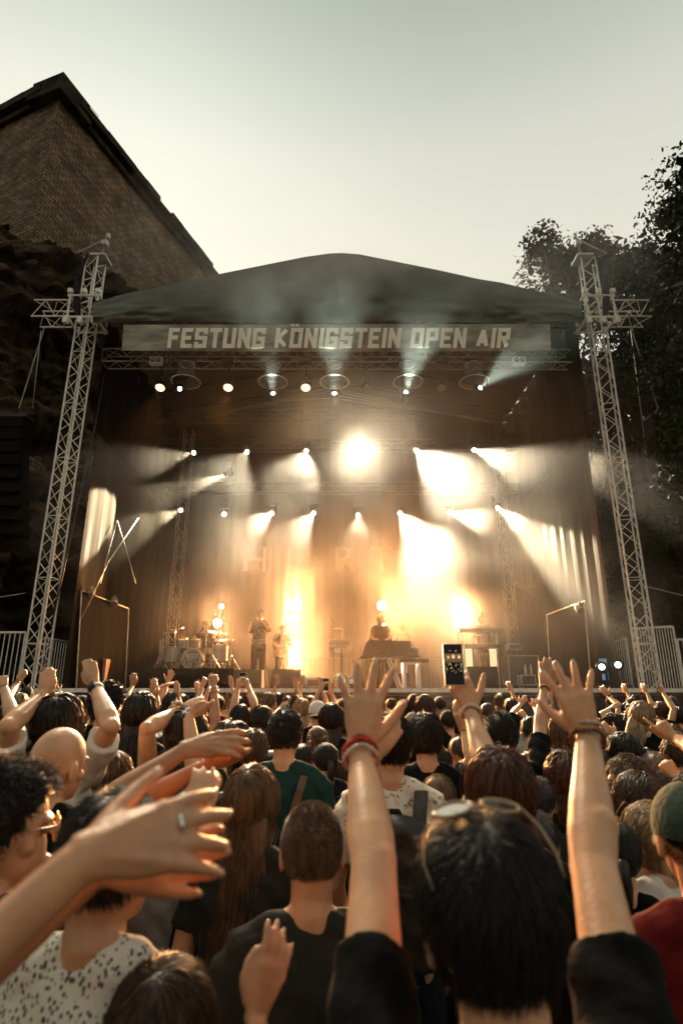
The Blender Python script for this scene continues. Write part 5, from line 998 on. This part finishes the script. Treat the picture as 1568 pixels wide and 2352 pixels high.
person('drummer behind the drum kit, arms out over the drums', Pd, floor=RZ - .5, face=172, body=180, shirt='black', hair='short', hc='dark', arms=[dict(side=-1, e=bz(.30, -.10, -.40), w=bz(.34, -.32, -.36), t=bz(.33, -.45, -.36), pose='grip'), dict(side=1, e=bz(-.30, -.10, -.42), w=bz(-.18, -.34, -.40), t=bz(-.14, -.46, -.42), pose='grip')], **kfl)
Pp = at(873, 1425, 16.6); bz = lambda x, y, z, P0=Pp: P0 + V3(x, y, z)
person('pianist standing behind the piano, sharp dark outline against the glaring lamp', Pp, floor=SZ, face=180, body=180, shirt='tan', hair='short', hc='brown', skin=1, arms=[dict(side=-1, e=bz(.25, -.02, -.46), w=bz(.16, -.24, -.54), t=bz(.10, -.40, -.56), pose='relaxed'), dict(side=1, e=bz(-.25, -.02, -.46), w=bz(-.16, -.24, -.54), t=bz(-.10, -.40, -.56), pose='relaxed')], **kfl)
person('backing singer standing right behind the pianist, washed out by haze', at(923, 1440, 18.0), floor=SZ, face=185, body=180, shirt='tan', hair='bun', hc='brown', skin=1, **kfl)
Pk = at(1106, 1424, 16.8); bz = lambda x, y, z, P0=Pk: P0 + V3(x, y, z)
person('keyboard player in a dark open-necked shirt behind two tiers of keyboards', Pk, floor=SZ, face=172, body=180, shirt='tan', hair='crop', hc='dark', skin=1, trousers='black', arms=[dict(side=-1, e=bz(.26, -.05, -.46), w=bz(.20, -.30, -.44), t=bz(.14, -.45, -.46), pose='relaxed'), dict(side=1, e=bz(-.26, -.05, -.46), w=bz(-.20, -.30, -.44), t=bz(-.14, -.45, -.46), pose='relaxed')], **kfl)
# ================================================================ the crowd
def Z(P, dz): return P + V3(0, 0, dz)
# ---- nearest people
person('man in a black tee in front, sunglasses on his dark hair, both arms raised', hp_(1118, 2118, 262), face=-6, tilt=-3, hair='short', hc='black', hk=1.0, shirt='black', sleeve=.55, nstr=3800, vox=.0045,
       arms=[A(-1, (858, 1985, 1), (826, 1716, 1), (842, 1508, .01), 'wide', th=1, bands=(('red', .012), ('bead', .035), ('cord', .004))), A(1, (1362, 1990, 1), (1349, 1688, 1), (1290, 1508, .01), 'wide', th=-1, bands=(('brown', .012), ('bead', -.010)))], extras=[sunglasses_up])
pa, fa_ = person('person at the left edge, big blurred clapping hand with a silver ring in the foreground', V3(-.95, .42, 1.60), face=30, hair='short', hc='dark', skin=1, shirt='black', vox=.0045, sleeve=.4,
       arms=[A(1, V3(-.60, .50, 1.46), at(196, 1968, .72), at(515, 1892, .80), 'clap', th=-1, roll=-20, hs=1.0, thick=1.0), A(-1, V3(-.69, .575, 1.387), at(225, 1985, .83), at(470, 1990, .86), 'soft', th=-1, roll=165, hs=.92)], extras=[ringg])
person('woman in a cream top with dark dashes, head hidden behind the blurred hand', hp_(262, 1975, 178), face=25, hair='short', hc='dark', shirt='dots', skin=2, vox=.005, sleeve=.7, nstr=2600)
person('short person in the bottom corner, only dark brown hair with golden streaks showing', hp_(372, 2395, 200), face=10, hair='wavy', hc='brown', shirt='black', nstr=3200, skin=1, vox=.005,
       arms=[A(1, V3(-.08, .98, 1.12), at(588, 2335, 1.22), at(655, 2140, 1.26), 'soft', th=-1, roll=35)])
person('man with buzzed brown hair and a dark grey tee, his left ear lit red', hp_(716, 1958, 140), face=-4, hair='buzz', hc='light', shirt='grey', skin=1, nstr=5200, vox=.005, build=1.12)
person('woman with very long straight light brown hair, hair falling to her waist', hp_(578, 1850, 104), face=14, hair='long', hc='light', hlen=.62, shirt='grey', nstr=4600)
person('man with dark curly hair and round glasses, face turned right at the left edge', hp_(14, 1905, 160), face=62, body=10, hair='curlyshort', hc='dark', shirt='black', skin=0, eyes=True, extras=[glasses], nstr=2600)
person('bald man in a black shirt with bare skin shining on his crown', hp_(137, 1757, 106), face=24, tilt=6, hair=None, shirt='black', skin=0, vox=.005)
person('dark-haired woman in a white tee, both arms up, black nails and square watch', hp_(134, 1672, 84), face=12, hair='long', hc='dark', hlen=.35, shirt='white', sleeve=.75,
       arms=[A(-1, (20, 1668, -1), (101, 1596, 1), (112, 1534), 'soft', th=1, nails=1), A(1, (254, 1668, -1), (218, 1574, 1), (202, 1506), 'flat', th=-1, nails=1, watch=1)], extras=[glasses])
person('woman reaching right with a satin scrunchie on her wrist, dark hair', hp_(430, 1697, 76), face=14, hair='long', hc='dark', hlen=.4, shirt='olive', sleeve=.2, skin=0,
       arms=[A(-1, (338, 1674, -1), (412, 1631, 1), (472, 1600), 'flat', th=-1, roll=-50, bands=(('scrunchie', .01), ('gold', .05))), A(1, V3(-.62, 2.75, 1.62), at(433, 1644, 2.85), at(474, 1627, 2.9), 'flat', th=-1, roll=60)])
person('person whose tanned forearm crosses the picture, clapping above the long-haired woman', hp_(215, 1925, 104), face=30, hair='short', hc='dark', shirt='black', skin=2, vox=.005,
       arms=[A(1, at(235, 1850, 1.66), at(425, 1722, 1.75), at(556, 1700, 1.78), 'soft', th=-1, roll=-40, hs=1.05), A(-1, V3(-.66, 1.85, 1.62), at(470, 1760, 1.85), at(565, 1735, 1.87), 'flat', th=-1, roll=70)])
person('woman with a messy light brown bun, strands sticking out', hp_(480, 1792, 76), face=0, hair='bun', hc='light', shirt='black', nstr=1800, arms=[A(-1, V3(-.72, 2.0, 1.45), at(455, 1905, 1.45), at(470, 1816, 1.47), 'soft', th=-1)])
person('woman with a smooth brown bob, low in front of the woman in white', hp_(258, 1795, 78), face=8, hair='bob', hc='brown', shirt='black', nstr=1600)
person('person with pale curly hair squeezed between the bald man and the tanned forearm', hp_(214, 1838, 62), face=10, hair='curlyshort', hc='grey', shirt='black')
person('man in a bottle green polo with a brown bag strap over his right shoulder', hp_(656, 1690, 70), face=6, hair='crop', hc='dark', shirt='green', build=1.12, extras=[strap_bag], nstr=2400, sleeve=.7)
person('man in a cream leaf-print shirt wearing a black backpack, short dark hair', hp_(899, 1714, 86), face=18, hair='short', hc='dark', shirt='floral', extras=[backpack], nstr=2600, sleeve=.7, build=1.05, skin=1)
person('person hidden by the raised arm, open hand before the man with the backpack', hp_(842, 1850, 60), face=8, hair='short', hc='dark', shirt='black', arms=[A(1, V3(.12, 1.95, 1.42), at(856, 1742, 1.72), at(903, 1676, 1.74), 'flat', th=-1, roll=20)])
person('broad man in a black tee with short hair flicked to the left', hp_(979, 1698, 68), face=12, hair='short', hc='dark', shirt='black', build=1.15, nstr=2000, skin=1)
person('woman with long dark hair between the green polo and the raised arm', hp_(768, 1786, 52), face=5, hair='long', hc='brown', shirt='black')
person('woman with light brown hair held by a pearl claw clip', hp_(729, 1708, 48), face=0, hair='bun', hc='light', shirt='black', extras=[clip])
_, fp0 = person('woman with long reddish hair filming with a raised phone, pink watch strap', hp_(1146, 1832, 128), face=-6, hair='long', hc='red', hlen=.36, shirt='black', nstr=3000, sleeve=.3,
       arms=[A(-1, (1122, 1768, 1), (1079, 1632, 1), (1036, 1520, .03), 'grip', th=1, roll=0, hs=1.05, bands=(('strap', .012),), k=1.0)])
print('PHONE', fp0.inf[-1]['W'], fp0.inf[-1]['tips'][1]); pc = at(1041, 1526, fp0.inf[-1]['q'](.09, 0, .024).y); phone_at(pc, V3(.0, .10, 1), V3(-.02, -1, .05), 'large phone filming the stage, held up right of the piano', big=.95)
person('woman clapping beside the phone, black hair tie on her wrist', hp_(1070, 1790, 56), face=0, hair='long', hc='dark', shirt='black', sleeve=.2, arms=[A(-1, (1078, 1742, 1), (1062, 1676, 1), (1040, 1603), 'flat', th=-1, roll=-60, bands=(('cord', .03),))])
person('man in a black tee raising one hairy forearm, knotted bracelet on the wrist', hp_(1152, 1692, 66), face=8, hair='crop', hc='dark', shirt='black', nstr=2000, skin=1, sleeve=.75, build=1.1,
       arms=[A(1, (1240, 1672, 1), (1250, 1580, 1), (1258, 1500), 'soft', th=1, bands=(('bead', .0), ('cord', .01)))])
person('person with blond curls and a pale hooded top, turned left between the raised arms', hp_(1284, 1690, 44), face=-40, hair='curly', hc='light', hlen=.2, shirt='white')
person('woman with curly auburn hair under the crowd-side arm', hp_(1297, 1790, 70), face=0, hair='curly', hc='red', hlen=.4, shirt='black')
person('man with short blond hair in profile, looking left', hp_(1443, 1800, 80), face=-62, body=-10, hair='short', hc='light', shirt='olive', skin=0, eyes=True, nstr=2200)
person('woman with tousled brown hair and glasses looking left', hp_(1462, 1848, 88), face=-48, body=-10, hair='bob', hc='brown', shirt='lgrey', skin=0, extras=[glasses], nstr=2200)
person('woman in profile facing left with blond hair over a white top', hp_(1490, 1925, 100), face=-72, body=-20, pitch=14, hair='wavy', hc='blond', hlen=.18, shirt='white', skin=0, eyes=True, nstr=2400, vox=.005)
greenm = mat('dark_green_felt', (.020, .040, .022), .9, bump=.3, scale=20, var=.2)
person('man at the right edge in a dark green cap and a dark red shirt', hp_(1588, 1925, 150), face=6, hair='buzz', hc='dark', shirt='red', skin=1, build=1.1, extras=[cap(greenm, back=False)], vox=.005, sleeve=.8)
person('woman with short black hair and glasses, face turned left under the curved arm', hp_(1428, 1735, 60), face=-30, hair='bob', hc='black', shirt='black', extras=[glasses])
# ---- middle rows
person('man with thick curly dark hair right of the raised watch hand', hp_(249, 1620, 52), face=30, hair='curlyshort', hc='dark', shirt='black', skin=1, nstr=1600)
person('man in a black cap seen over the woman in white', hp_(186, 1636, 44), face=18, hair='buzz', hc='black', shirt='black', extras=[cap(M['blackm'], back=False)])
person('person at the left edge punching the air, black cord on the wrist', hp_(-42, 1700, 70), face=10, hair='short', hc='dark', shirt='grey', arms=[A(1, (32, 1655, 1), (10, 1580, 1), (6, 1548), 'fist', th=-1, bands=(('cord', .01),))])
person('person with cuffed bracelets clapping before the rock-side tower', hp_(8, 1655, 40), face=20, hair='short', hc='brown', shirt='black', arms=[A(1, (18, 1602, 1), (42, 1566, 1), (64, 1536), 'soft', th=-1, bands=(('cord', .02), ('brown', .05)))])
person('woman with blond hair below the tall tower at the left', hp_(44, 1620, 30), face=10, hair='long', hc='blond', hlen=.2, shirt='black')
person('woman with brown hair tied back, left of the woman in white', hp_(78, 1655, 44), face=0, hair='pony', hc='brown', shirt='black', arms=[A(1, (120, 1630, 1), (130, 1606, 1), (141, 1580), 'peace', th=-1)])
person('person reaching one cupped hand up against the black drum riser', hp_(270, 1622, 30), face=20, hair='short', hc='dark', shirt='black', skin=2, arms=[A(1, (288, 1606, 1), (304, 1576, 1), (307, 1541), 'soft', th=1)])
person('woman with long dark hair, second head left of the scrunchie arm', hp_(286, 1645, 42), face=0, hair='long', hc='red', hlen=.35, shirt='black')
person('woman with thick long dark hair, nearest left of the scrunchie arm', hp_(322, 1645, 58), face=0, hair='long', hc='dark', hlen=.35, shirt='black', nstr=1400)
person('person with one wrist in a black band, hand bent forward over the riser', hp_(352, 1640, 34), face=10, hair='crop', hc='dark', shirt='black', skin=2, arms=[A(1, (367, 1650, 1), (360, 1596, 1), (353, 1562), 'relaxed', th=1, bands=(('cord', .0), ('cord', .02)))])
person('person clapping two crossed hands before the drum riser', hp_(338, 1630, 28), face=20, hair='short', hc='blond', shirt='lgrey', arms=[A(-1, (372, 1604, 1), (386, 1568, 1), (397, 1537), 'open', th=-1), A(1, (334, 1600, 1), (374, 1575, 1), (409, 1566), 'flat', th=-1, roll=-70)])
person('man with dark cropped hair under the clapping scrunchie hands', hp_(393, 1622, 34), face=0, hair='crop', hc='dark', shirt='black')
person('person raising a clenched fist with two thin bracelets left of the singer', hp_(520, 1700, 52), face=0, hair='long', hc='light', shirt='black', hlen=.2, sleeve=.2, arms=[A(-1, (494, 1662, 1), (491, 1574, 1), (490, 1535), 'fist', th=1, bands=(('gold', .015), ('bead', .04)))])
person('person whose bare arm rises behind the clenched fist', hp_(445, 1640, 30), face=0, hair='short', hc='brown', shirt='grey', arms=[A(1, (452, 1620, 1), (464, 1580, 1), (474, 1550), 'relaxed', th=-1)])
_, fph = person('woman filming with a small phone held in both hands before the singer', hp_(553, 1655, 40), face=6, hair='long', hc='dark', hlen=.3, shirt='black', sleeve=.2, arms=[A(-1, (536, 1625, 1), (546, 1580, 1), (550, 1556), 'grip', th=1), A(1, (584, 1620, 1), (571, 1578, 1), (564, 1560), 'grip', th=-1, bands=(('gold', .03),))])
phone_at(at(557, 1562, fph.inf[-1]['W'].y + .05), V3(0, .1, 1), V3(0, -1, 0), 'small phone held in two hands in front of the singer')
person('woman with long dark hair right of the first phone holder', hp_(599, 1660, 44), face=0, hair='long', hc='dark', shirt='black')
person('man with tousled highlighted hair left of the green polo', hp_(581, 1726, 60), face=4, hair='short', hc='light', shirt='black', nstr=1600)
person('man with closely cropped blond hair facing the wedge monitor', hp_(617, 1617, 32), face=0, hair='buzz', hc='light', shirt='lgrey', skin=0)
person('person clapping sideways in front of the black skirt', hp_(682, 1626, 28), face=0, hair='curlyshort', hc='brown', shirt='grey', arms=[A(-1, (628, 1648, 1), (642, 1626, 1), (668, 1604), 'flat', th=-1, roll=-50)])
person('woman with pale blond hair left of the white cap', hp_(693, 1634, 32), face=0, hair='long', hc='blond', hlen=.25, shirt='white')
person('man in a white cap worn backwards', hp_(729, 1640, 36), face=0, hair='buzz', hc='light', shirt='black', skin=0, extras=[cap(mat('white_cotton_cap', (.74, .70, .62), .9, bump=.3, scale=30), back=True)])
person('woman with dark hair right of the white cap', hp_(760, 1656, 44), face=0, hair='bob', hc='dark', shirt='black')
_, fp2 = person('person filming with a phone left of the mirror ball, wristwatch chain on the arm', hp_(740, 1668, 30), face=0, hair='short', hc='dark', shirt='black', sleeve=.2, arms=[A(-1, (706, 1645, 1), (731, 1590, 1), (744, 1566), 'soft', th=1), A(1, (772, 1630, 1), (763, 1596, 1), (754, 1568), 'soft', th=-1, bands=(('gold', .03),))])
phone_at(at(748, 1572, fp2.inf[-1]['W'].y + .05), V3(0, .1, 1), V3(0, -1, 0), 'phone held up left of the mirror ball')
person('person in a grey cap left of the broad man', hp_(946, 1664, 34), face=-20, hair='buzz', hc='light', shirt='lgrey', extras=[cap(mat('grey_mesh_cap', (.30, .28, .24), .9), back=True)])
person('man with dark wavy hair just under the stage edge right of the spread hand', hp_(927, 1634, 30), face=0, hair='short', hc='dark', shirt='black')
person('woman with smooth reddish-brown hair under the bench', hp_(975, 1632, 38), face=0, hair='long', hc='red', hlen=.25, shirt='black')
person('woman with ash blond ponytail near the phone arm', hp_(1008, 1642, 26), face=0, hair='pony', hc='grey', shirt='black')
person('person with black cuffs holding both hands together under the right wedge', hp_(1200, 1660, 32), face=0, hair='short', hc='black', shirt='black', sleeve=1, arms=[A(-1, (1176, 1640, 1), (1195, 1618, 1), (1212, 1594), 'relaxed', th=-1), A(1, (1240, 1645, 1), (1226, 1625, 1), (1224, 1602), 'relaxed', th=-1)])
person('bearded man looking up to the right behind the hairy forearm', hp_(1219, 1676, 38), face=42, pitch=8, hair='crop', hc='dark', shirt='lgrey', skin=0, eyes=True, arms=[A(-1, (1222, 1668, 1), (1208, 1646, 1), (1192, 1630), 'point', th=-1)])
person('person with a round wristwatch stretching one arm left over the far right crowd', hp_(1440, 1640, 28), face=0, hair='short', hc='dark', shirt='black', arms=[A(-1, (1420, 1620, 1), (1396, 1600, 1), (1376, 1572), 'relaxed', th=1, watch=1)])
person('person with a black smartwatch clapping low at the right', hp_(1356, 1655, 36), face=10, hair='short', hc='dark', shirt='black', arms=[A(1, (1378, 1645, 1), (1402, 1628, 1), (1427, 1612), 'flat', th=-1, roll=-40, watch=1)])
person('person making a horn sign under the grey and white trucker cap', hp_(1432, 1668, 32), face=0, hair='long', hc='brown', shirt='black', arms=[A(1, (1452, 1662, 1), (1440, 1648, 1), (1434, 1622), 'peace', th=1)])
person('person in a tilted grey and white trucker cap', hp_(1468, 1648, 42), face=10, tilt=28, hair='long', hc='blond', hlen=.25, shirt='black', extras=[cap(mat('grey_white_mesh_cap', (.42, .40, .36), .9, col2=(.62, .6, .55), scale=5), back=False)])
person('person bending a raised wrist over the trucker cap', hp_(1512, 1650, 28), face=0, hair='short', hc='dark', shirt='black', arms=[A(-1, (1494, 1650, 1), (1488, 1620, 1), (1505, 1610), 'relaxed', th=1)])
_, fp3 = person('person holding a narrow phone high at the far right', hp_(1556, 1650, 30), face=0, hair='short', hc='dark', shirt='black', arms=[A(-1, (1546, 1628, 1), (1522, 1592, 1), (1514, 1566), 'grip', th=-1)])
phone_at(at(1510, 1570, fp3.inf[-1]['W'].y + .03), V3(0, .1, 1), V3(.75, -.66, 0), 'narrow dark phone seen edge-on at the far right')
person('person at the right edge pointing with two fingers, silver bracelet on the wrist', hp_(1640, 1790, 90), face=-10, hair='short', hc='brown', shirt='black', arms=[A(-1, (1610, 1730, 1), (1548, 1694, 1), (1482, 1634), 'point', th=-1, bands=(('gold', .02),))])
person('person bending a bare arm across the heads, hand beside the beaded bracelet', hp_(1480, 1760, 54), face=-10, hair='long', hc='dark', shirt='black', arms=[A(-1, (1462, 1728, -1), (1412, 1692, 1), (1390, 1672), 'relaxed', th=1, bands=(('cord', .03),))])
person('woman with smooth dark hair in profile left, right of the beaded bracelet', hp_(1474, 1712, 42), face=-35, hair='long', hc='dark', shirt='black')
person('man with wavy brown hair at the right edge above the green cap', hp_(1550, 1738, 56), face=-10, hair='short', hc='brown', shirt='black')
person('person at the right edge whose loosely closed hand hides the neighbour’s ear', hp_(1606, 1850, 100), face=-10, hair='short', hc='dark', shirt='black', arms=[A(-1, (1596, 1830, 1), (1556, 1790, 1), (1518, 1740), 'fist', th=-1)])
person('man with dark hair left of the main raised arm, under the mirror ball', hp_(800, 1680, 38), face=0, hair='crop', hc='dark', shirt='black')
# ---- people one cannot tell apart: deep rows, only hair or backs
rng = random.Random(12); proto = []
ARMS = {8: [dict(side=-1, e=V3(-.22, .12, 1.62), w=V3(-.16, .18, 1.88), t=V3(-.13, .20, 2.06), pose='open', th=1), dict(side=1, e=V3(.24, .10, 1.60), w=V3(.15, .18, 1.85), t=V3(.10, .20, 2.03), pose='flat', th=-1)], 9: [dict(side=1, e=V3(.26, .10, 1.56), w=V3(.22, .22, 1.80), t=V3(.16, .28, 1.96), pose='relaxed', th=-1)]}
for st_, hc_, sh_, ln_ in (('short', 'dark', 'black', .3), ('long', 'brown', 'black', .3), ('crop', 'dark', 'grey', .3), ('long', 'dark', 'navy', .35), ('bob', 'brown', 'black', .2), ('short', 'brown', 'lgrey', .3), ('pony', 'light', 'black', .3), ('curlyshort', 'dark', 'olive', .3), ('short', 'dark', 'black', .3), ('long', 'brown', 'black', .3)):
    tt, ff = person('spectator seen from behind deep in the crowd', V3(0, 0, 1.63), face=0, hair=st_, hc=hc_, shirt=sh_, hlen=ln_, vox=.011, nstr=1100, scale=1, arms=ARMS.get(len(proto), ()), group='spectators seen from behind deep in the crowd'); proto.append(tt)
spots = []
for px, py, w in ((60, 1590, 26), (100, 1640, 36), (135, 1607, 27), (160, 1612, 28), (206, 1602, 25), (225, 1652, 40), (255, 1585, 22), (330, 1600, 26), (372, 1640, 36), (418, 1608, 27), (455, 1606, 26), (500, 1612, 28), (530, 1600, 25), (545, 1614, 28), (573, 1606, 25), (640, 1604, 26), (655, 1645, 36), (660, 1612, 27), (712, 1610, 26), (788, 1618, 29), (780, 1650, 38), (815, 1612, 27), (845, 1625, 30), (868, 1640, 34), (900, 1615, 27), (952, 1608, 26), (1010, 1612, 27), (1030, 1650, 36), (1095, 1612, 28), (1120, 1630, 32), (1150, 1606, 26), (1175, 1618, 29), (1245, 1610, 27), (1262, 1640, 36), (1300, 1650, 38), (1310, 1612, 27), (1335, 1690, 46), (1345, 1618, 29), (1375, 1672, 40), (1410, 1660, 38), (1408, 1612, 27), (1455, 1612, 27), (1500, 1680, 42), (1520, 1628, 30), (1548, 1690, 44), (1545, 1612, 27), (1400, 1700, 50), (30, 1700, 56), (60, 1760, 66), (0, 1790, 70), (190, 1700, 54), (300, 1700, 50), (355, 1720, 54), (385, 1760, 64), (330, 1800, 70), (545, 1680, 46), (620, 1760, 60), (690, 1740, 54), (750, 1740, 56), (830, 1760, 58), (1010, 1745, 54), (1060, 1720, 52), (1225, 1760, 62), (1240, 1840, 84), (1340, 1780, 66), (1385, 1760, 62), (1395, 1860, 84), (1515, 1770, 66), (1500, 1820, 76), (520, 1880, 92), (420, 1880, 92), (1010, 1830, 78), (330, 1880, 96), (1235, 1940, 110), (1420, 1960, 108)):
    spots.append((px, py + 10, w))
for i, (px, py, w) in enumerate(spots):
    p = hp_(px, py, w * .97); far = py < 1640; tt = proto[i] if i < 10 else dup(proto[rng.choice((8, 9, rng.randrange(8), rng.randrange(8))) if far else rng.randrange(8)])
    s_ = max(.86, min(1.1, p.z / 1.63)); tt.location = (p.x, p.y, 0); tt.scale = (1, 1, p.z / 1.63) if abs(p.z / 1.63 - 1) < .09 else (s_, s_, p.z / 1.63); tt.rotation_euler.z = rng.uniform(-.35, .35)
    for k_ in [c for c in C.objects if c.parent == tt]:
        pool = {'hair': ('black', 'dark', 'dark', 'brown', 'black', 'dark', 'brown', 'dark', 'light', 'black'), 'shirt': ('black', 'black', 'navy', 'grey', 'olive', 'lgrey', 'beige', 'white', 'red', 'black')}.get(k_.name.split('.')[0])
        if pool and k_.material_slots: k_.material_slots[0].link = 'OBJECT'; k_.material_slots[0].material = (HC if k_.name.startswith('hair') else CL)[rng.choice(pool)]
